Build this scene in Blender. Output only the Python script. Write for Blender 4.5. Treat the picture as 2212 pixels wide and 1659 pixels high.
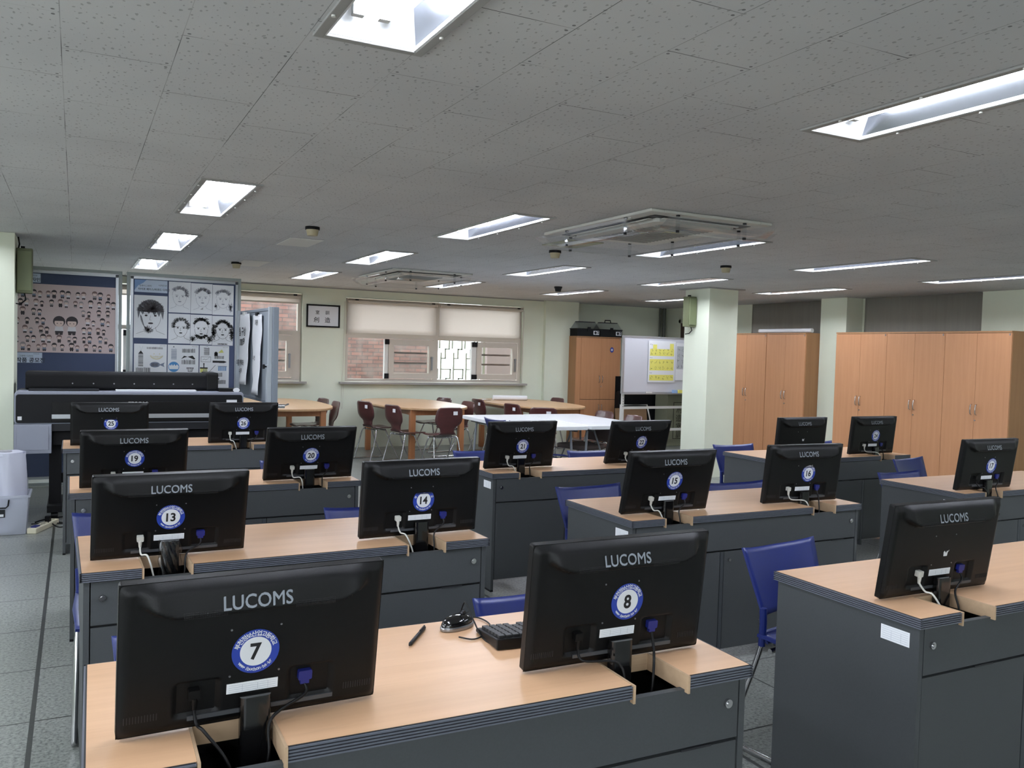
import bpy, math, random
from mathutils import Vector, Matrix, Euler
random.seed(7)
scn = bpy.context.scene
for o in list(bpy.data.objects): bpy.data.objects.remove(o)
COL = scn.collection
R = math.radians

# ------------------------------------------------------------------ camera, sky, exposure
HC, HT = 1.502, 2.372                       # camera height, ceiling height
YAW, PIT, ROL, FPX = 0.4738, -0.0375, -0.0284, 1841.67
def cam_axes():
    cy, sy = math.cos(YAW), math.sin(YAW)
    f = Vector((sy*math.cos(PIT), cy*math.cos(PIT), math.sin(PIT)))
    r = Vector((cy, -sy, 0)); d = f.cross(r)
    if d.z > 0: d = -d
    cr, sr = math.cos(ROL), math.sin(ROL)
    return cr*r + sr*d, -sr*r + cr*d, f
_r, _d, _f = cam_axes()
cd = bpy.data.cameras.new('camera'); cam = bpy.data.objects.new('camera', cd); COL.objects.link(cam)
cd.sensor_width = 36.0; cd.lens = FPX/2212*36.0; cd.clip_start = .05; cd.clip_end = 200
m = Matrix(((_r.x, -_d.x, -_f.x, 0), (_r.y, -_d.y, -_f.y, 0), (_r.z, -_d.z, -_f.z, HC), (0, 0, 0, 1)))
cam.matrix_world = m
scn.camera = cam
scn.view_settings.view_transform = 'Standard'; scn.view_settings.look = 'None'
scn.view_settings.gamma = 1.0; scn.view_settings.use_curve_mapping = False
scn.view_settings.exposure = 0.66
w = bpy.data.worlds.new('sky'); scn.world = w; w.use_nodes = True
w.node_tree.nodes['Background'].inputs[0].default_value = (.86, .93, 1.0, 1)
w.node_tree.nodes['Background'].inputs[1].default_value = 5.0
TUBE = 50.0                                  # emission of the fluorescent tubes
scn.cycles.max_bounces = 8; scn.cycles.diffuse_bounces = 5; scn.cycles.glossy_bounces = 3
scn.cycles.transmission_bounces = 6; scn.cycles.transparent_max_bounces = 10
scn.cycles.sample_clamp_indirect = 4.0; scn.cycles.caustics_reflective = False; scn.cycles.caustics_refractive = False
scn.cycles.use_light_tree = True
scn.cycles.use_denoising = True

# ------------------------------------------------------------------ materials
def lin(c):
    return tuple(((v/255)/12.92 if v/255 <= .04045 else ((v/255+.055)/1.055)**2.4) for v in c) + (1.0,)
class NT:
    def __init__(s, m): s.t = m.node_tree; s.n = s.t.nodes; s.l = s.t.links
    def node(s, k, **kw):
        n = s.n.new(k)
        for a, b in kw.items(): setattr(n, a, b)
        return n
    def set(s, sock, v):
        if hasattr(v, 'is_output') or isinstance(v, bpy.types.NodeSocket): s.l.new(v, sock)
        else: sock.default_value = v
    def math(s, op, a, b=None, c=None):
        n = s.node('ShaderNodeMath', operation=op); s.set(n.inputs[0], a)
        if b is not None: s.set(n.inputs[1], b)
        if c is not None: s.set(n.inputs[2], c)
        return n.outputs[0]
    def mix(s, f, a, b):
        n = s.node('ShaderNodeMix', data_type='RGBA'); s.set(n.inputs['Factor'], f)
        s.set(n.inputs[6], a); s.set(n.inputs[7], b); return n.outputs[2]
    def ramp(s, f, stops, interp='LINEAR'):
        n = s.node('ShaderNodeValToRGB'); n.color_ramp.interpolation = interp
        e = n.color_ramp.elements
        while len(e) < len(stops): e.new(.5)
        for i, (p, c) in enumerate(stops): e[i].position = p; e[i].color = c
        s.set(n.inputs[0], f); return n.outputs[0]
    def coords(s, scale=(1, 1, 1), loc=(0, 0, 0), kind='Object', rot=(0, 0, 0)):
        t = s.node('ShaderNodeTexCoord'); mp = s.node('ShaderNodeMapping')
        s.l.new(t.outputs[kind], mp.inputs[0]); mp.inputs['Scale'].default_value = scale
        mp.inputs['Location'].default_value = loc; mp.inputs['Rotation'].default_value = rot; return mp.outputs[0]
    def noise(s, v, scale, detail=3, rough=.5):
        n = s.node('ShaderNodeTexNoise'); s.l.new(v, n.inputs['Vector'])
        n.inputs['Scale'].default_value = scale; n.inputs['Detail'].default_value = detail; n.inputs['Roughness'].default_value = rough
        return n.outputs['Fac']
MATS = {}
def mat(name, col, rough=.6, metal=0.0, spec=.5, coat=0.0, noise=0.0, nscale=30.0, bump=0.0, stretch=(1, 1, 1), alpha=None, trans=0.0, emit=None):
    if name in MATS: return MATS[name]
    m = bpy.data.materials.new(name); m.use_nodes = True; MATS[name] = m
    t = NT(m); b = t.n['Principled BSDF']
    c = lin(col)
    b.inputs['Roughness'].default_value = rough; b.inputs['Metallic'].default_value = metal
    b.inputs['Specular IOR Level'].default_value = spec; b.inputs['Coat Weight'].default_value = coat
    b.inputs['Base Color'].default_value = c
    b.inputs['Transmission Weight'].default_value = trans
    if alpha is not None: b.inputs['Alpha'].default_value = alpha
    if noise or bump:
        v = t.coords(stretch); f = t.noise(v, nscale, 4)
        if noise:
            lo = tuple(x*(1-noise) for x in c[:3])+(1,); hi = tuple(min(1, x*(1+noise)) for x in c[:3])+(1,)
            t.l.new(t.ramp(f, [(.3, lo), (.7, hi)]), b.inputs['Base Color'])
        if bump:
            bn = t.node('ShaderNodeBump'); bn.inputs['Strength'].default_value = bump; bn.inputs['Distance'].default_value = .002
            t.l.new(f, bn.inputs['Height']); t.l.new(bn.outputs[0], b.inputs['Normal'])
    if emit:
        b.inputs['Emission Color'].default_value = lin(emit[0]); b.inputs['Emission Strength'].default_value = emit[1]
    return m

def ceiling_mat():
    m = bpy.data.materials.new('gypsum_ceiling_tile'); m.use_nodes = True; t = NT(m); b = t.n['Principled BSDF']
    A = .30786; X0 = -.0453; Y0 = 2.6165
    tc = t.node('ShaderNodeTexCoord'); sp = t.node('ShaderNodeSeparateXYZ'); t.l.new(tc.outputs['Object'], sp.inputs[0])
    u = t.math('DIVIDE', t.math('SUBTRACT', sp.outputs[0], X0), A)
    col = t.math('FLOOR', u); fu = t.math('SUBTRACT', u, col)
    par = t.math('MODULO', t.math('ADD', t.math('ABSOLUTE', col), 1.0), 2.0)
    v = t.math('ADD', t.math('DIVIDE', t.math('SUBTRACT', sp.outputs[1], Y0), 2*A), t.math('MULTIPLY', par, .5))
    fv = t.math('SUBTRACT', v, t.math('FLOOR', v))
    du = t.math('MULTIPLY', t.math('MINIMUM', fu, t.math('SUBTRACT', 1.0, fu)), A)
    dv = t.math('MULTIPLY', t.math('MINIMUM', fv, t.math('SUBTRACT', 1.0, fv)), 2*A)
    vec = t.coords((1, 1, 1)); big = t.noise(vec, 1.3, 2)
    gl = t.ramp(t.noise(vec, 2.3, 1), [(.42, (0, 0, 0, 1)), (.6, (1, 1, 1, 1))])
    l1 = t.math('MULTIPLY', t.math('LESS_THAN', du, .0011), t.math('MULTIPLY_ADD', gl, .75, .25))
    gl2 = t.ramp(t.noise(t.coords((1, 1, 1), (5, 3, 0)), 2.6, 1), [(.45, (0, 0, 0, 1)), (.58, (1, 1, 1, 1))])
    l2 = t.math('MULTIPLY', t.math('LESS_THAN', dv, .0016), t.math('MULTIPLY_ADD', gl2, .85, .15))
    line = t.math('MAXIMUM', l1, l2)
    # screws near the tile corners
    du2 = t.math('SUBTRACT', du, .016); dv2 = t.math('SUBTRACT', dv, .02)
    d = t.math('SQRT', t.math('ADD', t.math('MULTIPLY', du2, du2), t.math('MULTIPLY', dv2, dv2)))
    screw = t.math('MULTIPLY', t.math('LESS_THAN', d, .0052), .8)
    # worm fissures
    wv = t.coords((1, .62, 1), rot=(0, 0, R(35)))
    nz = t.node('ShaderNodeTexNoise'); t.l.new(wv, nz.inputs['Vector']); nz.inputs['Scale'].default_value = 60; nz.inputs['Detail'].default_value = 1
    sc = t.node('ShaderNodeVectorMath', operation='SCALE'); t.l.new(nz.outputs['Color'], sc.inputs[0]); sc.inputs['Scale'].default_value = .012
    ad = t.node('ShaderNodeVectorMath', operation='ADD'); t.l.new(wv, ad.inputs[0]); t.l.new(sc.outputs[0], ad.inputs[1])
    vo = t.node('ShaderNodeTexVoronoi'); t.l.new(ad.outputs[0], vo.inputs['Vector']); vo.inputs['Scale'].default_value = 44; vo.voronoi_dimensions = '2D'
    sepc = t.node('ShaderNodeSeparateColor'); t.l.new(vo.outputs['Color'], sepc.inputs[0])
    rad = t.math('MULTIPLY', sepc.outputs[0], .19)
    fis = t.math('MULTIPLY', t.math('LESS_THAN', vo.outputs['Distance'], rad), .42)
    dark = t.math('MINIMUM', t.math('MAXIMUM', t.math('MAXIMUM', line, screw), fis), 1.0)
    base = t.ramp(big, [(.3, lin((191, 193, 196))), (.7, lin((201, 203, 205)))])
    t.l.new(t.mix(dark, base, lin((84, 84, 86))), b.inputs['Base Color'])
    b.inputs['Roughness'].default_value = .85; b.inputs['Specular IOR Level'].default_value = .2
    return m

def floor_mat():
    m = bpy.data.materials.new('terrazzo_floor'); m.use_nodes = True; t = NT(m); b = t.n['Principled BSDF']
    tc = t.node('ShaderNodeTexCoord'); sp = t.node('ShaderNodeSeparateXYZ'); t.l.new(tc.outputs['Object'], sp.inputs[0])
    def dist(o, off, per):
        u = t.math('DIVIDE', t.math('SUBTRACT', o, off), per); f = t.math('SUBTRACT', u, t.math('FLOOR', u))
        return t.math('MULTIPLY', t.math('MINIMUM', f, t.math('SUBTRACT', 1.0, f)), per)
    lx = t.math('LESS_THAN', dist(sp.outputs[0], -.14, .6), .0042)
    ly = t.math('LESS_THAN', dist(sp.outputs[1], 3.77, .6), .0042)
    lw = t.math('LESS_THAN', dist(sp.outputs[0], -.14, 2.4), .009)
    line = t.math('MAXIMUM', t.math('MAXIMUM', lx, ly), lw)
    vec = t.coords((1, 1, 1))
    n1 = t.noise(vec, 75, 3, .65); n2 = t.noise(vec, 3, 2)
    c = t.ramp(n1, [(.38, lin((92, 97, 94))), (.47, lin((128, 132, 128))), (.6, lin((144, 147, 143))), (.75, lin((164, 166, 161)))])
    c = t.mix(t.math('MULTIPLY', n2, .25), c, lin((118, 120, 116)))
    t.l.new(t.mix(t.math('MULTIPLY', line, .92), c, lin((38, 40, 40))), b.inputs['Base Color'])
    b.inputs['Roughness'].default_value = .3; b.inputs['Specular IOR Level'].default_value = .45
    return m

def brick_mat():
    m = bpy.data.materials.new('red_brick'); m.use_nodes = True; t = NT(m); b = t.n['Principled BSDF']
    tc = t.node('ShaderNodeTexCoord'); sp = t.node('ShaderNodeSeparateXYZ'); t.l.new(tc.outputs['Object'], sp.inputs[0])
    cb = t.node('ShaderNodeCombineXYZ'); t.l.new(sp.outputs[0], cb.inputs[0]); t.l.new(sp.outputs[2], cb.inputs[1])
    br = t.node('ShaderNodeTexBrick'); t.l.new(cb.outputs[0], br.inputs['Vector'])
    br.inputs['Scale'].default_value = 1.0; br.inputs['Brick Width'].default_value = .2; br.inputs['Row Height'].default_value = .068
    br.inputs['Mortar Size'].default_value = .008; br.inputs['Color1'].default_value = lin((132, 92, 82)); br.inputs['Color2'].default_value = lin((104, 78, 72))
    br.inputs['Mortar'].default_value = lin((84, 72, 68)); br.inputs['Bias'].default_value = 0
    n = t.noise(t.coords((1, 1, 1)), 5, 3)
    t.l.new(t.mix(t.ramp(n, [(.4, (0, 0, 0, 1)), (.7, (.55, .55, .55, 1))]), br.outputs['Color'], lin((132, 120, 114))), b.inputs['Base Color'])
    b.inputs['Roughness'].default_value = .9
    return m

def wood_mat(name, c1, c2, axis='z', rough=.42, coat=.1):
    m = bpy.data.materials.new(name); m.use_nodes = True; t = NT(m); b = t.n['Principled BSDF']
    s = {'x': (1.2, 26, 26), 'y': (26, 1.2, 26), 'z': (26, 26, 1.2)}[axis]
    n = t.noise(t.coords(s), 1.0, 4, .6); n2 = t.noise(t.coords(tuple(q*5 for q in s)), 1.0, 2)
    c = t.ramp(n, [(.3, lin(c1)), (.7, lin(c2))])
    c = t.mix(t.math('MULTIPLY', t.math('GREATER_THAN', n2, .66), .12), c, lin(tuple(int(q*.8) for q in c1)))
    t.l.new(c, b.inputs['Base Color'])
    b.inputs['Roughness'].default_value = rough; b.inputs['Specular IOR Level'].default_value = .4; b.inputs['Coat Weight'].default_value = coat
    b.inputs['Coat Roughness'].default_value = .35
    return m

M_CEIL, M_FLOOR, M_BRICK = ceiling_mat(), floor_mat(), brick_mat()
M_WALL = mat('pale_green_paint', (219, 224, 206), .7, noise=.02, nscale=3, spec=.3)
M_BEECH = wood_mat('beech_laminate', (201, 160, 124), (211, 171, 135), 'x', .36, .15)
M_BEECHEDGE = wood_mat('beech_edge', (168, 142, 114), (182, 155, 126), 'x', .5)
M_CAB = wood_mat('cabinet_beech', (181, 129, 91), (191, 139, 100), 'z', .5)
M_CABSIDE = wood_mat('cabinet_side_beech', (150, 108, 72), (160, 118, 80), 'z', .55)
M_OVAL = wood_mat('oak_table_top', (186, 150, 112), (198, 162, 124), 'y', .38, .15)
M_OVALLEG = wood_mat('oak_table_leg', (158, 104, 66), (172, 116, 76), 'z', .45)
M_GREY = mat('grey_desk_panel', (62, 65, 67), .55, noise=.05, nscale=220, spec=.35)
M_GREYD = mat('dark_grey_edge', (54, 58, 62), .5)
M_RIB = mat('ribbed_edge_grey', (86, 90, 100), .45)
M_GAP = mat('black_gap', (22, 22, 24), .7)
M_BLK = mat('black_plastic', (9, 9, 10), .42, spec=.22, bump=.15, nscale=900)
M_BLKG = mat('gloss_black_plastic', (14, 14, 15), .12, spec=.6)
M_BLKM = mat('matt_black', (14, 14, 16), .65, spec=.2)
M_CHAR = mat('charcoal_plastic', (30, 31, 35), .5, spec=.3)
M_CHROME = mat('chrome', (200, 200, 202), .18, 1.0)
M_STEEL = mat('brushed_steel', (150, 152, 155), .35, 1.0)
M_ALU = mat('aluminium_frame', (176, 180, 184), .4, .6)
M_BLUE = mat('blue_chair_plastic', (18, 32, 94), .38, spec=.45, noise=.04, nscale=200)
M_STBLUE = mat('sticker_blue', (34, 58, 150), .4)
M_STWHITE = mat('sticker_white', (214, 216, 220), .5)
M_INK = mat('black_ink', (16, 16, 18), .6)
M_LOGO = mat('logo_grey', (128, 134, 142), .4)
M_PAPER = mat('white_paper', (222, 224, 228), .7)
M_WHITE = mat('white_plastic', (214, 214, 210), .5)
M_PLY = mat('maroon_plywood', (74, 38, 37), .3, coat=.3, noise=.15, nscale=12, stretch=(1, 1, 6))
M_PLYD = mat('brown_seat_pad', (84, 72, 70), .6)
M_FRAMEW = mat('window_frame_beige', (196, 188, 176), .45)
M_GLASS = None
def glass_mat(name, tint=(1, 1, 1), mixf=.9, rough=.03):
    m = bpy.data.materials.new(name); m.use_nodes = True; t = NT(m)
    t.n.remove(t.n['Principled BSDF']); out = t.n['Material Output']
    a = t.node('ShaderNodeBsdfTransparent'); a.inputs[0].default_value = (*tint, 1)
    g = t.node('ShaderNodeBsdfGlossy'); g.inputs['Roughness'].default_value = rough; g.inputs[0].default_value = (1, 1, 1, 1)
    lw = t.node('ShaderNodeLayerWeight'); lw.inputs[0].default_value = .5
    fr = t.math('MULTIPLY_ADD', t.math('POWER', lw.outputs['Facing'], 4.0), .25, .04)
    mx = t.node('ShaderNodeMixShader'); t.l.new(fr, mx.inputs[0]); t.l.new(a.outputs[0], mx.inputs[1]); t.l.new(g.outputs[0], mx.inputs[2])
    t.l.new(mx.outputs[0], out.inputs[0]); return m
M_GLASS = glass_mat('window_glass', (.93, .95, .95))
M_ACRYL = glass_mat('clear_acrylic', (.93, .94, .95), rough=.08)
M_BAG = glass_mat('clear_bag_film', (.82, .83, .85), rough=.25)
M_TUBE = mat('lit_tube', (255, 255, 255), .5, emit=((238, 243, 255), TUBE))
M_TROUGH = mat('white_reflector', (225, 228, 230), .3, spec=.5)
M_REFL = mat('silver_reflector', (190, 194, 205), .22, 1.0)
M_FIXF = mat('fixture_frame', (150, 150, 148), .5)
M_GRAN = mat('grey_granite', (150, 148, 144), .5, noise=.3, nscale=250)
M_OLIVE = mat('olive_box_paint', (98, 104, 74), .5)
M_NAVY = mat('navy_felt', (66, 76, 102), .9, noise=.06, nscale=300)
M_PINK = mat('pink_poster_paper', (204, 184, 184), .6)
M_GBLIND = mat('grey_blind', (150, 146, 138), .75, noise=.05, nscale=4, stretch=(1, 6, .4))
M_SILVER = mat('printer_silver', (138, 142, 156), .4)
M_CREAM = mat('cream_plastic', (214, 208, 184), .5)
M_YEL = mat('yellow_notes', (226, 220, 112), .7)
M_CARD = mat('brown_board', (140, 112, 84), .8)

# ------------------------------------------------------------------ mesh helpers
class MB:
    def __init__(s): s.v = []; s.f = []; s.mi = []; s.sm = []
    def add(s, vs, fs, mi=0, smooth=False):
        b = len(s.v); s.v += [tuple(q) for q in vs]
        for q in fs: s.f.append(tuple(b+i for i in q)); s.mi.append(mi); s.sm.append(smooth)
        return s
    def box(s, x0, y0, z0, x1, y1, z1, mi=0, M=None):
        x0, x1 = sorted((x0, x1)); y0, y1 = sorted((y0, y1)); z0, z1 = sorted((z0, z1))
        vs = [Vector(q) for q in ((x0, y0, z0), (x1, y0, z0), (x1, y1, z0), (x0, y1, z0), (x0, y0, z1), (x1, y0, z1), (x1, y1, z1), (x0, y1, z1))]
        if M: vs = [M @ q for q in vs]
        return s.add(vs, [(0, 3, 2, 1), (4, 5, 6, 7), (0, 1, 5, 4), (1, 2, 6, 5), (2, 3, 7, 6), (3, 0, 4, 7)], mi)
    def rbox(s, x0, y0, z0, x1, y1, z1, r=.01, axis='y', mi=0, n=4):
        """box whose outline is rounded around one axis"""
        lo = {'x': (y0, z0, y1, z1), 'y': (x0, z0, x1, z1), 'z': (x0, y0, x1, y1)}[axis]
        a = {'x': (x0, x1), 'y': (y0, y1), 'z': (z0, z1)}[axis]
        poly = []
        for cx, cy, st in ((lo[2]-r, lo[3]-r, 0), (lo[0]+r, lo[3]-r, 90), (lo[0]+r, lo[1]+r, 180), (lo[2]-r, lo[1]+r, 270)):
            for i in range(n+1):
                t = R(st+90*i/n); poly.append((cx+r*math.cos(t), cy+r*math.sin(t)))
        return s.prism(poly, a[0], a[1], axis, mi)
    def prism(s, poly, a0, a1, axis='z', mi=0, smooth=False):
        def P(p, a): return {'z': (p[0], p[1], a), 'y': (p[0], a, p[1]), 'x': (a, p[0], p[1])}[axis]
        n = len(poly); vs = [P(p, a0) for p in poly]+[P(p, a1) for p in poly]
        fs = [tuple(range(n)), tuple(range(2*n-1, n-1, -1))]
        b = len(s.v); s.v += vs
        for q in fs: s.f.append(tuple(b+i for i in q)); s.mi.append(mi); s.sm.append(False)
        for i in range(n): s.f.append((b+i, b+(i+1) % n, b+n+(i+1) % n, b+n+i)); s.mi.append(mi); s.sm.append(smooth)
        return s
    def cyl(s, p0, p1, r, seg=12, mi=0, r1=None, smooth=True):
        return s.tube([p0, p1], r, seg, mi, [r, r if r1 is None else r1])
    def tube(s, pts, r, seg=8, mi=0, rad=None, smooth=True):
        pts = [Vector(p) for p in pts]; n = len(pts); rings = []
        up = None
        for i, p in enumerate(pts):
            d = (pts[min(i+1, n-1)]-pts[max(i-1, 0)]).normalized()
            if up is None: up = Vector((0, 0, 1)) if abs(d.z) < .9 else Vector((1, 0, 0))
            a = d.cross(up); a.normalize(); b = a.cross(d).normalized(); up = b
            rr = rad[i] if rad else r
            rings.append([p+a*rr*math.cos(2*math.pi*k/seg)+b*rr*math.sin(2*math.pi*k/seg) for k in range(seg)])
        vs = [q for g in rings for q in g]; fs = []
        for i in range(n-1):
            for k in range(seg): fs.append((i*seg+k, i*seg+(k+1) % seg, (i+1)*seg+(k+1) % seg, (i+1)*seg+k))
        s.add(vs, fs, mi, smooth)
        s.add(rings[0], [tuple(range(seg))], mi); s.add(rings[-1], [tuple(range(seg-1, -1, -1))], mi)
        return s
    def shell(s, fn, nu, nv, th, mi=0):
        """double-sided sheet: fn(u,v)->Vector for u,v in 0..1, thickness th along the normal"""
        P = [[Vector(fn(i/nu, j/nv)) for i in range(nu+1)] for j in range(nv+1)]
        N = [[None]*(nu+1) for _ in range(nv+1)]
        for j in range(nv+1):
            for i in range(nu+1):
                du = P[j][min(i+1, nu)]-P[j][max(i-1, 0)]; dv = P[min(j+1, nv)][i]-P[max(j-1, 0)][i]
                c = du.cross(dv); N[j][i] = c.normalized() if c.length > 1e-12 else Vector((0, 0, 1))
        W = nu+1; K = W*(nv+1)
        vs = [P[j][i] for j in range(nv+1) for i in range(W)]+[P[j][i]-N[j][i]*th for j in range(nv+1) for i in range(W)]
        fs = []
        for j in range(nv):
            for i in range(nu):
                a = j*W+i; fs += [(a, a+1, a+W+1, a+W), (K+a, K+a+W, K+a+W+1, K+a+1)]
        s.add(vs, fs, mi, True)
        rim = [(j*W+i) for j, i in [(0, i) for i in range(W)]+[(j, nu) for j in range(1, nv+1)]+[(nv, i) for i in range(nu-1, -1, -1)]+[(j, 0) for j in range(nv-1, 0, -1)]]
        b = len(s.v)-2*K
        for k in range(len(rim)):
            p, q = rim[k], rim[(k+1) % len(rim)]
            s.f.append((b+p, b+K+p, b+K+q, b+q)); s.mi.append(mi); s.sm.append(False)
        return s
    def grid(s, fn, nu, nv, mi=0):
        W = nu+1
        vs = [fn(i/nu, j/nv) for j in range(nv+1) for i in range(W)]
        return s.add(vs, [(j*W+i, j*W+i+1, (j+1)*W+i+1, (j+1)*W+i) for j in range(nv) for i in range(nu)], mi, True)
    def disk(s, c, r, seg=32, mi=0, axis='y', a0=0, th=.0006, clip=None, sx=1.0):
        pts = []
        for k in range(seg):
            t = 2*math.pi*k/seg; x, z = r*math.cos(t)*sx, r*math.sin(t)
            if clip is not None and z > clip: z = clip
            pts.append((c[0]+x, c[2]+z) if axis == 'y' else ((c[0]+x, c[1]+z) if axis == 'z' else (c[1]+x, c[2]+z)))
        a = {'y': c[1], 'z': c[2], 'x': c[0]}[axis]
        return s.prism(pts, a, a-th, axis, mi)
    def poly2(s, pts, y, th=.0004, mi=0):
        return s.prism(pts, y, y-th, 'y', mi)
    def mesh(s, vs, fs, M, mi=0): return s.add([M @ Vector(q) for q in vs], fs, mi)
    def xf(s, M): s.v = [tuple(M @ Vector(q)) for q in s.v]; return s
    def build(s, name, mats, parent=None, bevel=0, loc=None):
        me = bpy.data.meshes.new(name); me.from_pydata(s.v, [], s.f)
        if not isinstance(mats, (list, tuple)): mats = [mats]
        for q in mats: me.materials.append(q)
        me.polygons.foreach_set('material_index', s.mi); me.polygons.foreach_set('use_smooth', s.sm)
        import bmesh
        bm = bmesh.new(); bm.from_mesh(me); bmesh.ops.recalc_face_normals(bm, faces=bm.faces)
        bm.to_mesh(me); bm.free(); me.update()
        o = bpy.data.objects.new(name, me); COL.objects.link(o)
        if parent: o.parent = parent
        if loc: o.location = loc
        if bevel:
            b = o.modifiers.new('bevel', 'BEVEL'); b.width = bevel; b.segments = 2; b.limit_method = 'ANGLE'; b.angle_limit = R(40)
        return o
def tag(o, label=None, cat=None, group=None, kind=None):
    if label: o['label'] = label
    if cat: o['category'] = cat
    if group: o['group'] = group
    if kind: o['kind'] = kind
    return o
def thing(name, label, cat, loc=(0, 0, 0), rz=0, group=None):
    o = bpy.data.objects.new(name, None); COL.objects.link(o); o.location = loc; o.rotation_euler = (0, 0, rz)
    o.empty_display_size = .1
    return tag(o, label, cat, group)
KIDS = {}
def copy_tree(o, parent=None, top=True):
    c = o.copy(); COL.objects.link(c)
    if parent: c.parent = parent
    for ch in [q for q in ALL() if q.parent == o]: copy_tree(ch, c, False)
    return c
def ALL(): return list(bpy.data.objects)
def struct(name, mb, m, **k): return tag(mb.build(name, m, **k), kind='structure')

_TC = {}
def text_geo(body, size=1.0, bold=0.0, sx=1.0):
    """flat lettering (verts, faces) centred on the origin in the xy plane"""
    k = (body, round(bold, 4))
    if k not in _TC:
        cu = bpy.data.curves.new('t', 'FONT'); cu.body = body; cu.size = 1.0; cu.offset = bold; cu.resolution_u = 3; cu.fill_mode = 'FRONT'
        cu.align_x = 'CENTER'; cu.align_y = 'CENTER'
        o = bpy.data.objects.new('t', cu); COL.objects.link(o)
        dg = bpy.context.evaluated_depsgraph_get(); dg.update()
        me = bpy.data.meshes.new_from_object(o.evaluated_get(dg))
        vs = [tuple(q.co) for q in me.vertices]; fs = [tuple(p.vertices) for p in me.polygons]
        bpy.data.objects.remove(o); bpy.data.curves.remove(cu); bpy.data.meshes.remove(me)
        if vs:
            xs = [q[0] for q in vs]; ys = [q[1] for q in vs]; cx, cy = (min(xs)+max(xs))/2, (min(ys)+max(ys))/2
            vs = [(q[0]-cx, q[1]-cy, 0) for q in vs]
        _TC[k] = (vs, fs)
    vs, fs = _TC[k]
    return [(q[0]*size*sx, q[1]*size, 0) for q in vs], fs
FACE = Matrix(((1, 0, 0), (0, 0, 1), (0, 1, 0))).to_4x4()    # text xy -> world xz, facing -y
FACE = Matrix(((1, 0, 0, 0), (0, 0, 0, 0), (0, 1, 0, 0), (0, 0, 0, 1)))
def put_text(mb, body, x, y, z, size, mi=0, bold=0.0, sx=1.0, rot=0):
    vs, fs = text_geo(body, size, bold, sx)
    mb.mesh(vs, fs, Matrix.Translation((x, y, z)) @ Matrix.Rotation(-rot, 4, 'Y') @ FACE, mi)
def arc_text(mb, body, cx, y, cz, r, size, a0, a1, mi=0, bold=0.0, flip=False):
    n = len(body)
    for i, ch in enumerate(body):
        if ch == ' ': continue
        a = R(a0+(a1-a0)*(i/(n-1)))
        rot = (a-math.pi/2) if not flip else (a+math.pi/2)
        vs, fs = text_geo(ch, size, bold)
        M = Matrix.Translation((cx+r*math.cos(a), y, cz+r*math.sin(a))) @ Matrix.Rotation(-rot, 4, 'Y') @ FACE
        mb.mesh(vs, fs, M, mi)

# ------------------------------------------------------------------ the room
LX = [.5797+1.8435*i for i in range(-1, 5)]; LW = .3226; LL = 1.3619
LY = [-2.45, 1.046, 4.784, 7.279, 9.754]
XL, XR, YF, YB, YN = -2.4, 9.63, -3.0, 12.45, 12.65
FR = .028
def build_ceiling():
    xs = [XL-.2]; 
    for x in LX: xs += [x+FR, x+LW-FR]
    xs.append(XR+.2); ys = [YF-.2]
    for y in LY: ys += [y+FR, y+LL-FR]
    ys.append(YN+.2)
    mb = MB()
    for i in range(len(xs)-1):
        for j in range(len(ys)-1):
            if i % 2 == 1 and j % 2 == 1: continue
            mb.add([(xs[i], ys[j], HT), (xs[i+1], ys[j], HT), (xs[i+1], ys[j+1], HT), (xs[i], ys[j+1], HT)], [(0, 3, 2, 1)])
    mb.box(XL-.2, YF-.2, HT+.13, XR+.2, YN+.2, HT+.2)  # unseen slab added over the tiles to block the sky
    mb.box(XL-.2, YF-.2, HT, XL-.19, YN+.2, HT+.13); mb.box(XR+.19, YF-.2, HT, XR+.2, YN+.2, HT+.13)
    mb.box(XL-.2, YF-.2, HT, XR+.2, YF-.19, HT+.13); mb.box(XL-.2, YN+.19, HT, XR+.2, YN+.2, HT+.13)
    return mb
c = build_ceiling()
me = bpy.data.meshes.new('ceiling'); me.from_pydata(c.v, [], c.f); me.materials.append(M_CEIL)
ceil = bpy.data.objects.new('ceiling', me); COL.objects.link(ceil); tag(ceil, kind='structure')
struct('floor', MB().box(XL-.2, YF-.2, -.1, XR+.2, YN+.2, 0), M_FLOOR)
W1 = (-.1, 2.93, .985, 2.27); W2 = (3.575, 6.56, .985, 2.25)
mb = MB()
mb.box(XL-.2, YB, 0, 7.58, YN, W1[2]); mb.box(XL-.2, YB, W1[3], 7.58, YN, HT)
mb.box(XL-.2, YB, W1[2], W1[0], YN, W1[3]); mb.box(W1[1], YB, W1[2], W2[0], YN, W1[3])
mb.box(W2[1], YB, W1[2], 7.58, YN, W1[3]); mb.box(W2[0], YB, W2[3], W2[1], YN, W1[3])
struct('wall_back', mb, M_WALL)
struct('wall_back_alcove', MB().box(7.58, YN, 0, XR+.2, YN+.2, HT), M_WALL)
struct('wall_right', MB().box(XR, YF, 0, XR+.2, YN, HT), M_WALL)
def side_wall(name, flip, a0, a1, spans, z0, z1):
    mb = MB()
    def bx(a, b, c, d): mb.box(XL-.2, a, c, XL, b, d) if not flip else mb.box(a, YF-.2, c, b, YF, d)
    bx(a0, a1, 0, z0); bx(a0, a1, z1, HT); e = a0
    for (p, q) in spans: bx(e, p, z0, z1); e = q
    bx(e, a1, z0, z1); struct(name, mb, M_WALL)
ADDED_LWIN = [(-2.6, .2), (.9, 3.7), (4.4, 5.9)]; ADDED_FWIN = [(-1.8, .2)]  # unseen left and front windows, added to let daylight onto ceiling and walls
side_wall('wall_left', False, YF, YN, ADDED_LWIN, .85, 2.3)
side_wall('wall_front', True, XL-.2, XR+.2, ADDED_FWIN, .85, 2.3)
n_ = 3
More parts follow.
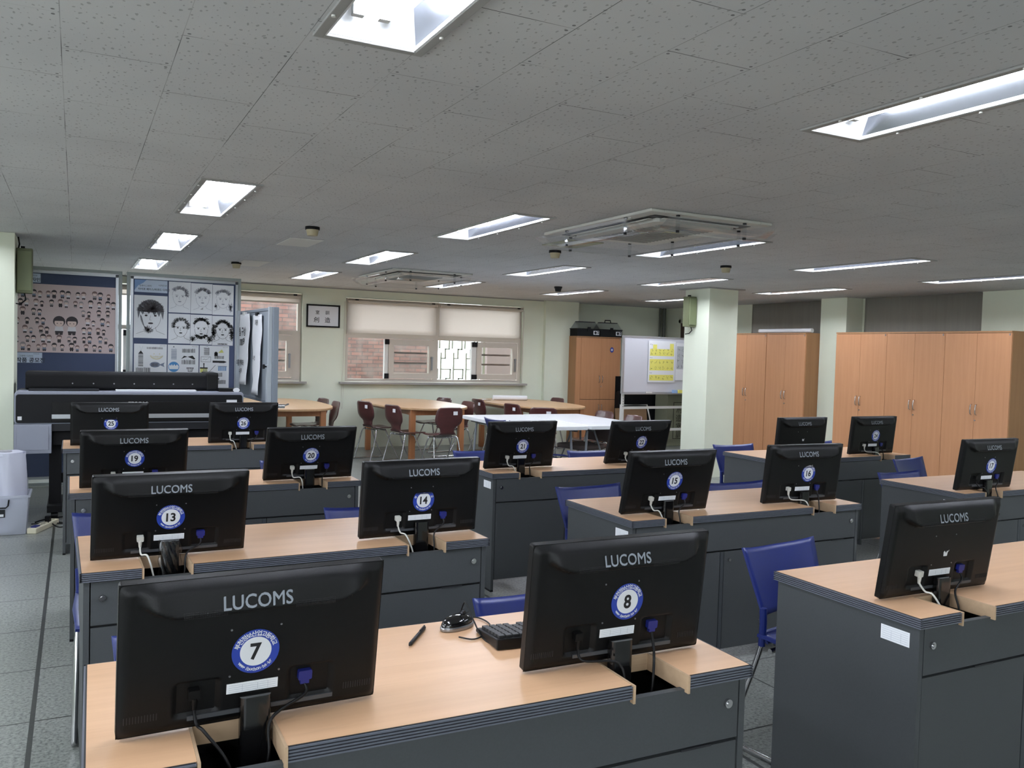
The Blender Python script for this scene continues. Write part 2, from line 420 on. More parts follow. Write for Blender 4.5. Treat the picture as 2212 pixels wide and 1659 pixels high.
for (p, q) in ADDED_LWIN:  # out-of-view left windows, put in for their daylight
    o = bpy.data.objects.new('window_%d' % n_, None); COL.objects.link(o); tag(o, kind='structure'); n_ += 1
    mb = MB()
    for a in (p, (p+q)/2-.03, q-.05): mb.box(XL-.12, a, .85, XL-.06, a+.05, 2.3)
    for z in (.85, 1.6, 2.25): mb.box(XL-.12, p, z, XL-.06, q, z+.05)
    mb.build('window_frame', M_FRAMEW, o)
for (p, q) in ADDED_FWIN:  # window added behind the camera as a daylight source
    o = bpy.data.objects.new('window_%d' % n_, None); COL.objects.link(o); tag(o, kind='structure'); n_ += 1
    mb = MB()
    for a in (p, (p+q)/2-.03, q-.05): mb.box(a, YF-.12, .85, a+.05, YF-.06, 2.3)
    for z in (.85, 1.6, 2.25): mb.box(p, YF-.12, z, q, YF-.06, z+.05)
    mb.build('window_frame', M_FRAMEW, o)
def pillar(name, x0, y0, x1, y1): return struct(name, MB().box(x0, y0, 0, x1, y1, HT-.002), M_WALL)
pillar('pillar_centre', 6.99, 8.33, 7.448, 8.80)
pillar('pillar_left', -1.15, 8.21, -.456, 8.66)
pillar('pillar_right', 9.293, 8.25, XR, 8.70)
pillar('pillar_near_right', 9.50, 5.85, XR, 6.45)
pillar('pillar_back', 6.94, 12.37, 7.58, YB)
struct('trim_1', MB().box(6.93, 8.27, HT-.012, 7.51, 8.86, HT-.001), M_FIXF)
struct('trim_2', MB().box(XL, YB-.012, HT-.014, 6.93, YB, HT-.001), M_FIXF)
# grey roller blinds over the high openings of the right wall
def grey_blind(y0, y1, label):
    o = thing('roller_blind', label, 'blind', (XR-.03, (y0+y1)/2, 1.2), group='grey roller blinds above the wall cupboards')
    h = (y1-y0)/2
    MB().shell(lambda u, v: (.004*math.sin(u*19), -h+.03+2*(h-.03)*u, 1.168*v), 40, 2, .003).build('fabric', M_GBLIND, o)
    MB().box(-.012, -h+.03, -.02, .006, h-.03, 0).build('bottom_bar', M_GBLIND, o)
    MB().box(-.01, -h, 0, .01, -h+.03, 1.168).box(-.01, h-.03, 0, .01, h, 1.168).build('side_rail', M_WALL, o)
grey_blind(6.46, 8.24, 'grey roller blind above the long run of three cupboards, right side of photo')
grey_blind(8.71, 10.42, 'grey roller blind behind the white tube, left of the right wall pillar')
d = thing('door_1', None, None, (XR-.012, 11.7, 0)); tag(d, kind='structure')
MB().box(-.01, -.5, 0, .01, .5, 2.1).build('door_leaf', mat('dark_brown_door', (66, 48, 40), .5), d)
MB().box(-.02, -.56, 0, .012, -.5, 2.16).box(-.02, .5, 0, .012, .56, 2.16).box(-.02, -.56, 2.1, .012, .56, 2.16).build('door_frame', M_WALL, d)
o = MB().cyl((9.52, 12.58, 0), (9.52, 12.58, HT-.003), .035, 12).cyl((9.44, 12.59, 0), (9.44, 12.59, HT-.003), .022, 10).build('wall_pipe', mat('dark_pipe', (92, 96, 88), .6))
tag(o, 'dark vertical pipes in the corner of the alcove behind the whiteboard', 'pipe')

# outside
tag(MB().box(1.3, 14.6, -.3, 5.93, 14.9, 2.75).build('wall_outside', M_BRICK), kind='structure')
tag(MB().box(6.94, 14.6, -.3, 10.5, 14.9, 2.75).build('wall_outside_right', mat('brown_render', (112, 98, 94), .9)), kind='structure')
tag(MB().box(-14, -14, -.35, 14, 22, -.3).build('ground_outside', mat('pale_concrete', (190, 188, 180), .9)), kind='structure')
g = thing('window_grille', 'pale fretwork screen standing outside the right hand window', 'screen', (5.72, 13.75, 0))
mb = MB()
for k in range(4):
    x = -.16+k*.24
    for (a, b) in (((0, 1.72), (0, 1.52)), ((0, 1.52), (-.07, 1.52)), ((-.07, 1.52), (-.07, 1.36)), ((-.07, 1.36), (-.12, 1.36)), ((.06, 1.72), (.06, 1.54)), ((-.12, 1.17), (.03, 1.17)), ((.03, 1.17), (.03, 1.01)), ((.03, 1.01), (-.05, 1.01)), ((-.05, 1.01), (-.05, .94)), ((-.05, .94), (-.11, .94)), ((.09, 1.45), (.09, .92))):
        x0, z0, x1, z1 = x+a[0], a[1], x+b[0], b[1]
        mb.box(min(x0, x1)-.011, -.01, min(z0, z1)-.011, max(x0, x1)+.011, .01, max(z0, z1)+.011)
for z in (.6, 1.9): mb.box(-.3, -.012, z-.02, .75, .012, z+.02)
for x in (-.3, .75): mb.box(x-.02, -.012, -.3, x+.02, .012, 1.92)
mb.build('fretwork', mat('pale_grey_metal', (120, 118, 104), .6), g)

# ------------------------------------------------------------------ windows
def frame_ring(mb, x0, z0, x1, z1, t, y0, y1, mi=0):
    mb.box(x0, y0, z0, x0+t, y1, z1, mi).box(x1-t, y0, z0, x1, y1, z1, mi)
    mb.box(x0+t, y0, z0, x1-t, y1, z0+t, mi).box(x0+t, y0, z1-t, x1-t, y1, z1, mi)
def window(n, x0, x1, z0, z1, units, ztr):
    o = thing('window_%d' % n, None, None, (x0, 12.5, 0)); tag(o, kind='structure')
    mb = MB(); frame_ring(mb, 0, z0, x1-x0, z1, .045, 0, .08)
    mb.box(.045, 0, ztr-.03, x1-x0-.045, .08, ztr+.03)
    for (ga, gb, sa, sb) in units:
        mb.box(sb-x0, 0, z0+.045, sb-x0+.075, .08, ztr-.03) if sb < x1-.1 else None
    um = (x0+x1)/2
    mb.box(um-x0-.03, 0, ztr+.03, um-x0+.03, .08, z1-.045)
    mb.build('window_frame', M_FRAMEW, o)
    for (a, b) in ((.045, um-x0-.03), (um-x0+.03, x1-x0-.045)):
        MB().box(a, .05, ztr+.03, b, .056, z1-.045).build('pane', M_GLASS, o)
    for (ga, gb, sa, sb) in units:
        MB().box(ga-x0, .05, z0+.045, gb-x0, .056, ztr-.03).build('pane', M_GLASS, o)
        MB().box(gb-x0+.003, -.01, z0+.05, sa-x0-.003, .05, ztr-.035).build('meeting_stile', M_WHITE, o)
        MB().box(gb-x0+.002, -.03, z0+.05, sa-x0+.01, -.011, z0+.13).box(gb-x0+.002, -.03, ztr-.115, sa-x0+.01, -.011, ztr-.035).build('corner_clip', M_BLKM, o)
        s = MB(); frame_ring(s, sa-x0, z0+.055, sb-x0, ztr-.035, .085, -.03, .04)
        so = s.build('sash', M_FRAMEW, o)
        MB().box(sa-x0+.085, .0, z0+.14, sb-x0-.085, .006, ztr-.12).build('pane', M_GLASS, so)
        for z in (z0+.14+.155, z0+.14+.31): MB().box(sa-x0+.09, .06, z-.014, sb-x0-.09, .075, z+.014).build('guard_bar', mat('brown_bar', (110, 98, 92), .5), so)
        MB().box(sb-x0-.058, -.062, z0+.19, sb-x0-.032, -.045, z0+.39).box(sb-x0-.055, -.045, z0+.33, sb-x0-.035, -.03, z0+.39).cyl((sb-x0-.045, -.03, z0+.385), (sb-x0-.045, -.068, z0+.385), .016).build('handle', M_STEEL, so)
    MB().box(-.1, -.14, z0-.033, x1-x0+.07, -.002, z0-.002).build('window_sill', M_GRAN, o)
    return o
window(1, W1[0]+.01, W1[1]-.01, .99, 2.26, [(.0, .56, .62, 1.35), (1.43, 1.99, 2.04, 2.80)], 1.69)
window(2, W2[0]+.01, W2[1]-.01, .99, 2.24, [(3.63, 4.20, 4.262, 5.008), (5.09, 5.66, 5.745, 6.475)], 1.68)
def blind(x0, x1, zt, zb, label, cord=None):
    o = thing('roller_blind', label, 'blind', (x0, 12.44, 0), group='cream roller blinds of the back windows')
    L = x1-x0
    MB().box(0, -.025, zt-.015, L, .045, zt).box(0, .03, zt-.07, L, .045, zt-.015).build('headrail', M_FRAMEW, o)
    MB().cyl((.015, .01, zt-.045), (L-.015, .01, zt-.045), .027, 16).build('roller', M_FRAMEW, o)


    MB().shell(lambda u, v: (.02+(L-.04)*u, .036, zb+(zt-.06-zb)*v), 6, 6, .0015).build('fabric', M_BLINDF, o)
    MB().box(.015, .03, zb-.02, L-.015, .045, zb).build('bottom_bar', M_FRAMEW, o)
    for x in (.12, L-.12): MB().box(x, -.035, zt-.03, x+.05, -.026, zt-.012).build('bracket', M_BLKM, o)
    if cord is not None:
        MB().tube([(cord, -.01, zt-.05), (cord-.01, -.02, 1.3), (cord-.03, -.02, .9), (cord-.03, -.02, .62), (cord-.015, -.02, .58), (cord-.005, -.02, .62), (cord, -.02, .9), (cord+.005, -.01, zt-.05)], .0025, 5).build('pull_cord', M_FRAMEW, o)
def translucent(name, col, tr=.45):
    m = bpy.data.materials.new(name); m.use_nodes = True; t = NT(m); p = t.n['Principled BSDF']
    p.inputs['Base Color'].default_value = lin(col); p.inputs['Roughness'].default_value = .8
    tl = t.node('ShaderNodeBsdfTranslucent'); tl.inputs[0].default_value = lin(col)
    mx = t.node('ShaderNodeMixShader'); mx.inputs[0].default_value = tr
    t.l.new(p.outputs[0], mx.inputs[1]); t.l.new(tl.outputs[0], mx.inputs[2]); t.l.new(mx.outputs[0], t.n['Material Output'].inputs[0])
    return m
M_BLINDF = translucent('blind_fabric', (232, 226, 220), .62)
blind(-.09, 1.40, 2.255, 2.13, 'cream roller blind wound up over the left part of the back window')
blind(1.42, 2.91, 2.255, 2.13, 'cream roller blind wound up above the folding pin board')
blind(3.585, 5.05, 2.235, 1.725, 'lowered cream roller blind beside the framed calligraphy', -.035)
blind(5.065, 6.55, 2.235, 1.725, 'lowered cream roller blind at the right end of the back window', 1.49)
# calligraphy
o = thing('picture_frame', 'black framed sheet with four brushed characters hanging between the back windows', 'picture', (3.233, YB-.003, 1.951))
mb = MB(); frame_ring(mb, -.247, -.166, .247, .166, .022, -.025, 0); mb.build('frame', M_BLKM, o)
MB().box(-.225, -.01, -.144, .225, -.004, .144).build('sheet', M_PAPER, o)
mb = MB()
for ch, x, z, s in (('室', -.085, .052, .062), ('訓', .06, .052, .062), ('創', -.1, -.058, .085), ('造', .065, -.058, .085)): put_text(mb, ch, x, -.0108, z, s, bold=.012)
mb.build('calligraphy', M_INK, o)

# ------------------------------------------------------------------ ceiling lights
ROWN = ['row behind the viewer', 'nearest row', 'second row', 'third row', 'farthest row']
COLN = ['far left', 'first', 'second', 'third', 'fourth', 'fifth']
COLN[0] = 'hidden leftmost'
def make_light():
    o = thing('ceiling_light', 'recessed fluorescent ceiling light', 'ceiling light', (0, 0, HT))
    hx, hy = LW/2, LL/2
    mb = MB()
    mb.box(-hx, -hy, -.008, -hx+FR, hy, 0).box(hx-FR, -hy, -.008, hx, hy, 0).box(-hx+FR, -hy, -.008, hx-FR, -hy+FR, 0).box(-hx+FR, hy-FR, -.008, hx-FR, hy, 0)
    for sx in (-1, 1):
        for y in (-.5, -.17, .17, .5): mb.cyl((sx*(hx-.01), y, -.013), (sx*(hx-.01), y, -.007), .006, 8, 1)
    mb.build('frame', [M_FIXF, M_WHITE], o, bevel=.002)
    ix, iy = hx-FR, hy-FR; tx, ty = ix-.035, iy-.07; zt = .088
    v = [(-ix, -iy, 0), (ix, -iy, 0), (ix, iy, 0), (-ix, iy, 0), (-tx, -ty, zt), (tx, -ty, zt), (tx, ty, zt), (-tx, ty, zt)]
    MB().add(v, [(1, 2, 6, 5), (3, 0, 4, 7)]).add(v, [(0, 1, 5, 4), (2, 3, 7, 6), (4, 5, 6, 7)], 1).build('reflector', [M_REFL, M_TROUGH], o)
    mb = MB().box(-ix, -iy, -.006, -ix+.006, iy, .006).box(ix-.006, -iy, -.006, ix, iy, .006).box(-ix+.006, -iy, -.006, ix-.006, -iy+.006, .006)
    mb.build('inner_lip', M_TROUGH, o)
    for x in (-.062, .012):
        t = MB().cyl((x, -.58, .05), (x, .58, .05), .0145, 12).build('tube', M_TUBE, o)
        for s in (-1, 1): MB().box(x-.016, s*.58-.012, .035, x+.016, s*.58+.012, .087).build('lamp_holder', M_WHITE, t)
    return o
L0 = make_light(); first = True
for j, y in enumerate(LY):
    for i, x in enumerate(LX):
        o = L0 if first else copy_tree(L0); first = False
        o.location = (x+LW/2, y+LL/2, HT)
        o['label'] = 'recessed tube light, %s, %s column of lights from the left' % (ROWN[j], COLN[i]); o['group'] = 'recessed ceiling lights'
# ------------------------------------------------------------------ air conditioners
def aircon(x, y, sx, sy, label):
    o = thing('air_conditioner', label, 'air conditioner', (x, y, HT), group='ceiling cassette air conditioners')
    h, k = sx/2, sy/2
    mb = MB(); frame = lambda a, b, z0, z1, t: (mb.box(-a, -b, z0, -a+t, b, z1), mb.box(a-t, -b, z0, a, b, z1), mb.box(-a+t, -b, z0, a-t, -b+t, z1), mb.box(-a+t, b-t, z0, a-t, b, z1))
    frame(h, k, -.02, -.001, .10); mb.build('fascia', mat('aircon_white', (200, 200, 194), .5), o, bevel=.006)
    mb = MB(); frame(h-.095, k-.095, -.024, -.0205, .065); mb.build('air_slot', mat('dark_slot', (26, 26, 26), .6), o)
    mb = MB()
    for s in (-1, 1):
        mb.box(s*(h-.125)-.012, -k+.18, -.034, s*(h-.125)+.012, k-.18, -.028).box(-h+.18, s*(k-.125)-.012, -.034, h-.18, s*(k-.125)+.012, -.028)
    mb.build('louvre', mat('aircon_white', (200, 200, 194), .5), o)
    mb = MB().rbox(-h+.16, -k+.16, -.045, h-.16, k-.16, -.001, .04, 'z'); mb.build('centre_panel', mat('aircon_white', (200, 200, 194), .5), o)
    g = MB().box(-h+.26, -k+.26, -.048, h-.26, k-.26, -.045)
    for i in range(18): g.box(-h+.26, -k+.27+i*(2*k-.54)/18, -.052, h-.26, -k+.276+i*(2*k-.54)/18, -.048)
    g.build('intake_grille', mat('grille_grey', (150, 150, 146), .6), o)
    for (ax, s) in (('x', -1), ('x', 1), ('y', -1), ('y', 1)):
        if ax == 'x':
            fn = lambda u, v, s=s: (s*(h-.1+.17*v+.03), -k+.06+(2*k-.12)*u, -.125+.07*v*v)
            pts = [(s*(h-.02), q) for q in (-k*.55, k*.55)]
        else:
            fn = lambda u, v, s=s: (-h+.06+(2*h-.12)*u, s*(k-.1+.17*v+.03), -.125+.07*v*v)
            pts = [(q, s*(k-.02)) for q in (-h*.55, h*.55)]
        p = MB().shell(fn, 8, 4, .003).build('wind_deflector', M_ACRYL, o)
        for (a, b) in pts:
            mb = MB()
            mb.box(a-.014, b-.003, -.12, a+.014, b+.003, -.02) if ax == 'y' else mb.box(a-.003, b-.014, -.12, a+.003, b+.014, -.02)
            mb.cyl((a, b, -.125), (a, b, -.112), .011, 8, 1); mb.cyl((a, b, -.03), (a, b, -.018), .012, 8, 1)
            mb.build('bracket', [M_ACRYL, M_CHAR], p)
aircon(3.475, 4.77, .95, 1.29, 'ceiling air conditioner with clear deflectors, nearer to the camera')
aircon(3.51, 9.44, .95, 1.25, 'ceiling air conditioner with clear deflectors, nearer to the back windows')
def detector(x, y, label, dark=False):
    o = thing('smoke_detector', label, 'detector', (x, y, HT), group='small ceiling detectors')
    MB().cyl((0, 0, -.022), (0, 0, -.001), .052, 20).build('base', M_BLKM, o)
    MB().cyl((0, 0, -.065), (0, 0, -.022), .036, 20, r1=.046).build('sensor_head', M_BLKM if dark else mat('aged_cream', (170, 160, 132), .5), o)
detector(1.53, 6.24, 'small cream detector on the ceiling left of centre, nearer one')
detector(1.51, 9.43, 'small cream detector on the ceiling above the pin boards, farther one')
detector(3.61, 6.31, 'small cream detector on the ceiling beside the olive hatch')
detector(5.45, 6.28, 'small cream detector on the ceiling in front of the centre pillar')
detector(5.6, 9.68, 'small black detector on the ceiling near the back wall', True)
def hatch(x0, y0, x1, y1, m, label):
    o = MB().box(x0, y0, HT-.006, x1, y1, HT-.001).build('ceiling_hatch', m, bevel=.002); tag(o, label, 'hatch')
hatch(1.53, 6.96, 1.80, 7.50, mat('pale_tile', (214, 214, 210), .8), 'pale plain ceiling tile, the nearer one left of centre')
hatch(1.53, 9.1, 1.80, 9.75, mat('pale_tile', (214, 214, 210), .8), 'pale plain ceiling tile, the farther one left of centre')
hatch(3.33, 5.62, 3.65, 6.04, mat('olive_hatch', (150, 152, 122), .6), 'olive square access hatch in the ceiling beside the air conditioner')
def elec_box(x, y, sx, label, flip=1, cable=True):
    o = thing('junction_box', label, 'electrical box', (x, y, 0), group='olive boxes on the pillars')
    MB().box(-.06, -.05, 1.885, .06, .07, 2.265).build('casing', M_OLIVE, o, bevel=.006)
    MB().box(-.055, -.066, 1.905, .055, -.05, 2.245).build('cover', mat('olive_box_cover', (112, 120, 88), .5), o, bevel=.006)
    MB().box(-.03, -.01, 2.265, .0, .02, 2.285).build('hanger', M_BLKM, o)
    MB().tube([(.0, .0, 1.885), (.01, -.01, 1.83), (-.03, -.02, 1.79), (-.09, -.02, 1.80), (-.10, -.01, 1.9), (-.08, .0, 2.1), (-.04, .0, 2.3), (-.05, .01, HT-.01)] if flip < 0 else [(.02, 0, 1.885), (.03, -.01, 1.84), (-.02, -.02, 1.80), (-.09, -.03, 1.79)], .006, 6).build('cable', M_BLKM, o)
elec_box(6.925, 8.62, .12, 'olive electrical box high on the side of the centre pillar')
elec_box(-.392, 8.42, .12, 'olive electrical box high on the left pillar with a hanging black cable', -1)

# ------------------------------------------------------------------ desks
DW, DD, DH = 1.488, .601, .744
N1, N2 = (.188, .350), (1.132, 1.294)       # notch spans
ND = .172
def make_desk():
    o = thing('computer_desk', 'x', 'desk', (0, 0, 0))
    T0 = DH-.032
    mb = MB()
    e = .007
    for (a, b) in ((e, N1[0]), (N1[1], N2[0]), (N2[1], DW-e)): mb.box(a, e, T0, b, ND, DH)
    mb.box(e, ND, T0, DW-e, DD-e, DH)
    mb.build('desktop', M_BEECH, o)
    rb = MB()
    spans = [((0, N1[0]), (N1[1], N2[0]), (N2[1], DW))][0]
    for k in range(5):
        z = T0+.0008+k*.0064
        for (a, b) in spans: rb.box(a+.001, 0, z, b-.001, .0072, z+.0036, 0)
        rb.box(0, .0, z, .0072, DD, z+.0036, 0); rb.box(DW-.0072, 0, z, DW, DD, z+.0036, 0); rb.box(.0, DD-.0072, z, DW, DD, z+.0036, 0)
    for (a, b) in spans: rb.box(a+.002, .004, T0, b-.002, .0068, DH-.0005, 1)
    rb.box(.004, .004, T0, .0068, DD-.004, DH-.0005, 1); rb.box(DW-.0068, .004, T0, DW-.004, DD-.004, DH-.0005, 1)
    rb.build('ribbed_edge', [M_RIB, M_GAP], o)
    for (a, b) in (N1, N2):
        nb = MB()
        nb.box(a+.0003, -.002, T0-.010, a+.006, ND-.0003, DH+.0008).box(b-.006, -.002, T0-.010, b-.0003, ND-.0003, DH+.0008).box(a+.006, ND-.006, T0-.010, b-.006, ND-.0003, DH+.0008)
        nb.build('slot_edging', M_BEECHEDGE, o)
    for x in (.012, DW-.030): MB().box(x, .012, 0.012, x+.018, DD-.012, T0-.001).build('side_panel', M_GREY, o)
    for (a, b) in ((.014, .40), (DW-.03, .40)): MB().box(a-.002, .012, 0, a+.016, .10, .012).box(a-.002, .48, 0, a+.016, DD-.02, .012).build('foot', M_BLKM, o)
    f = MB().box(.034, .012, .565, DW-.034, .03, T0-.004).build('flap_door', M_GREY, o)
    for x in (.068, DW-.068):
        MB().cyl((x, .013, .655), (x, .004, .655), .011, 16).cyl((x, .004, .655), (x, .001, .655), .0065, 12).build('lock', M_CHROME, f)
    for x in (.32, DW-.16, DW/2): MB().box(x-.045, .009, .557, x+.045, .013, .562).build('hinge', M_CHAR, f)
    for (a, b, lk) in ((.034, .535, None), (.562, .94, .592), (.966, DW-.034, None)):
        p = MB().box(a, .014, .075, b, .03, .556).build('lower_panel', M_GREY, o)
        if lk: MB().cyl((lk, .015, .515), (lk, .005, .515), .008, 14).build('lock', M_CHROME, p)
    MB().box(.030, .03, .082, DW-.030, .034, T0-.12).build('kick_backing', M_GAP, o)
    for x in (.5385, .942): MB().box(x-.0, .013, .03, x+.02, .05, .556).build('divider', M_GREYD, o)
    t = MB().box(.030, .031, .585, DW-.030, .36, .595).box(.030, .36, .585, DW-.030, .37, T0-.001)
    t.box(.5, .034, .595, .51, .36, T0-.001).box(.98, .034, .595, .99, .36, T0-.001)
    t.build('equipment_tray', M_GAP, o)
    return o
DESKS = {'A': (.014, 1.599, -.92, '7 and 8', 0), 'B': (2.237, 1.662, -.04, None, 1), 'C': (.017, 3.065, 1.01, '13 and 14', 0), 'D': (2.269, 3.184, -.22, '15 and 16', 1),
         'E': (4.657, 3.211, -.14, None, 1), 'F': (-.027, 4.698, .23, '19 and 20', 0), 'G': (2.305, 4.723, 0, '21 and 22', 1), 'H': (4.691, 4.757, .11, None, 0), 'I': (-.081, 6.637, .13, '25 and 26', 0)}
proto = make_desk(); first = True
DL = {'B': 'grey desk at right carrying the monitor with a torn sticker', 'E': 'grey desk at the right edge of photo carrying monitor 17', 'H': 'grey desk in front of the cupboards carrying monitor 24'}
for k, (x, y, a, n, lab) in DESKS.items():
    o = proto if first else copy_tree(proto); first = False
    o.location = (x, y, 0); o.rotation_euler = (0, 0, R(a)); o['group'] = 'computer desks in rows'
    o['label'] = DL.get(k, 'grey desk with beech top carrying monitors %s' % n)
    DESKS[k] = (x, y, a, o)
def paper_label(k, z0=.643, z1=.688):
    o = DESKS[k][3]
    mb = MB().box(.0112, .045, z0, .0119, .148, z1, 0)
    for i in range(6): mb.box(.0108, .05, z1-.006-i*.0066, .0112, .143, z1-.0052-i*.0066, 1)
    for y in (.075, .11): mb.box(.0108, y, z0+.004, .0112, y+.0007, z1-.012, 1)
    mb.build('asset_label', [M_PAPER, mat('faint_print', (172, 176, 186), .7)], o)
for k in 'BDEG': paper_label(k)

# ------------------------------------------------------------------ monitors
MW, MH = .51, .31
def lip(u):
    a = abs(u)
    return .772 if a < .55 else .772+.11*((a-.55)/.31)**2.0
def back_depth(u, v):
    """how far the back bulges towards the viewer; u -1..1, v 0..1"""
    ex = min(1, (1-abs(u))/.06); ev = min(1, min(v, 1-v)/.07)
    base = .010+.012*math.sin(min(ex, 1)*math.pi/2)*math.sin(min(ev, 1)*math.pi/2)
    if abs(u) < .86:
        L = lip(u)
        if v > L:
            t = (v-L)/(1-L)
            fade = min(1, (.86-abs(u))/.10)
            base += .027*fade*(1-t)**.9*min(1, (v-L)/.016)
    return base
def housing_mesh():
    NU, NV = 72, 64
    us = [-1+2*i/NU for i in range(NU+1)]; vs_ = [j/NV for j in range(NV+1)]
    mb = MB(); V = []
    for v in vs_:
        for u in us:
            x, z = u*MW/2, v*MH
            V.append((x, -back_depth(u, v), z))
    W = NU+1
    # recess for the sockets, low in the middle
    rec = None
    for k, (x, y, z) in enumerate(V):
        u = x/(MW/2); v = z/MH
        if (-.61 < u < -.30 or .27 < u < .60) and .10 < v < .32: V[k] = (x, y+.011, z)
    mb.add(V, [(j*W+i, j*W+i+1, (j+1)*W+i+1, (j+1)*W+i) for j in range(NV) for i in range(NU)], 0, True)
    # sides and bezel
    mb.rbox(-MW/2, -.0115, 0, MW/2, .009, MH, .006, 'y', 0)
    mb.box(-MW/2+.016, 0.0091, .02, MW/2-.016, .0096, MH-.016, 1)
    # slots along the top edge, lower corners, below the lip
    for i in range(100):
        x = -MW/2+.02+i*(MW-.04)/100; mb.box(x, -.0132, MH-.009, x+.0022, -.0118, MH-.004, 2)
    for s in (-1, 1):
        for i in range(12):
            x = s*.212+(i-6)*.0052; mb.box(x, -.0228, .034, x+.0018, -.0218, .048, 2)
    for r in range(4):
        z = MH*(.787+r*.011)
        for s in (-1, 1):
            for i in range(26):
                x = s*.105+(i-13)*.0031; u = x/(MW/2); y = -back_depth(u, z/MH); mb.box(x, y-.0006, z, x+.0014, y+.0006, z+.0018, 2)
    for (x, z) in ((-.053, .200), (.043, .200), (-.053, .102), (.043, .102)):
        mb.cyl((x, -.0235, z), (x, -.0215, z), .0022, 8, 3)
    return mb
HM = housing_mesh().build('housing', [M_BLK, mat('dark_screen', (10, 10, 12), .1), M_GAP, M_STEEL])
HMESH = HM.data; bpy.data.objects.remove(HM)
def logo_mesh():
    mb = MB(); z = .266; y = -back_depth(0, .85)
    for q in (-.0005, 0, .0005): put_text(mb, 'LUCOMS', -.008+q, q*.4, q, .0357, bold=0, sx=.953)
    # lean the lettering on the sloping hood
    y0, y1 = -back_depth(0, .80), -back_depth(0, .90)
    sl = (y1-y0)/(MH*.10)
    mb.v = [(p[0], y+p[1]+sl*p[2]-.0012, z+p[2]) for p in mb.v]
    return mb
_o = logo_mesh().build('logo', M_LOGO); LOGO = _o.data; bpy.data.objects.remove(_o)
SX, SZ, SY = .020, .134, -.0228       # sticker centre
STK = {'7': (-.005, .149), '8': (.014, .150), '13': (-.005, .151), '14': (.005, .145), '15': (.019, .163), '16': (.022, .157), '17': (.021, .147), '19': (-.002, .160), '20': (-.001, .147), '21': (.003, .147), '22': (.016, .158), '24': (.018, .152), '25': (.006, .161), '26': (-.005, .153), '9': (.010, .140), '23': (.010, .140)}
def sticker(num, cut):
    SX, SZ = STK[num]
    mb = MB(); r = .0465
    cl = {0: None, 1: .031, 2: .036}[cut]
    mb.disk((SX, SY, SZ), r, 40, 0, clip=cl)
    mb.disk((SX, SY-.0005, SZ), r*.66, 36, 1, clip=cl)
    if cut != 1: arc_text(mb, '부천정보산업고등학교', SX, SY-.0013, SZ, r*.83, .0125, 158, 22, 1, bold=.02)
    else: arc_text(mb, '부교', SX, SY-.0013, SZ, r*.83, .0125, 158, 22, 1, bold=.02)
    arc_text(mb, 'www.ibuchon.hs.kr', SX, SY-.0013, SZ, r*.82, .0105, 218, 322, 1, bold=.02, flip=True)
    if cut: mb.box(SX-.033, SY-.0022, SZ+cl-.004, SX+.033, SY-.0006, SZ+cl-.001, 3)
    put_text(mb, num, SX, SY-.0014, SZ, .047 if len(num) == 1 else .043, 2, bold=.03, sx=.92)
    return mb
_c = MB().box(-.05, -.0012, -.0105, .05, 0, .0105, 0)
for i in range(4): _c.box(-.046, -.0015, .006-i*.0045, .046, -.0012, .0066-i*.0045, 1)
for x in (-.02, .01, .03): _c.box(x, -.0015, -.008, x+.0006, -.0012, .006, 1)
_o = _c.build('asset_label', [M_PAPER, mat('faint_print', (172, 176, 186), .7)]); ALAB = _o.data; bpy.data.objects.remove(_o)
M_GR = mat('socket_strip_grey', (62, 64, 68), .5)
M_CORDW = mat('white_cord', (190, 190, 184), .5)
MONS = {'7': (.327, 1.758, 1.7, 8.9), '8': (1.199, 1.750, -.7, 6.4), '9': (2.537, 1.854, -1.3, 8.2), '13': (.305, 3.237, 1.7, 15.1), '14': (1.253, 3.250, 2.7, 6.5),
        '15': (2.556, 3.334, 0, 13.1), '16': (3.445, 3.327, -2.1, 7.2), '17': (4.947, 3.307, -.6, 8.1), '19': (.277, 4.842, 1.2, 15.9), '20': (1.187, 4.844, 3.4, 15.9),
        '21': (2.589, 4.932, 2.6, 10.6), '22': (3.514, 4.939, 2.0, 15.5), '23': (5.025, 4.87, 0, 5.0), '24': (5.841, 4.888, -.3, 5.9), '25': (.227, 6.79, -2.0, 8.0), '26': (1.152, 6.77, 2.3, 8.4)}
MLAB = {'7': 'black monitor with round sticker numbered 7, largest in the left foreground', '8': 'black monitor with round sticker numbered 8, beside the mouse and keyboard',
        '9': 'black monitor with a torn sticker remnant, right foreground', '23': 'black monitor with a torn sticker remnant, behind monitor 16'}
SLOT = {'7': 'A0', '8': 'A1', '9': 'B0', '13': 'C0', '14': 'C1', '15': 'D0', '16': 'D1', '17': 'E0', '19': 'F0', '20': 'F1', '21': 'G0', '22': 'G1', '23': 'H0', '24': 'H1', '25': 'I0', '26': 'I1'}
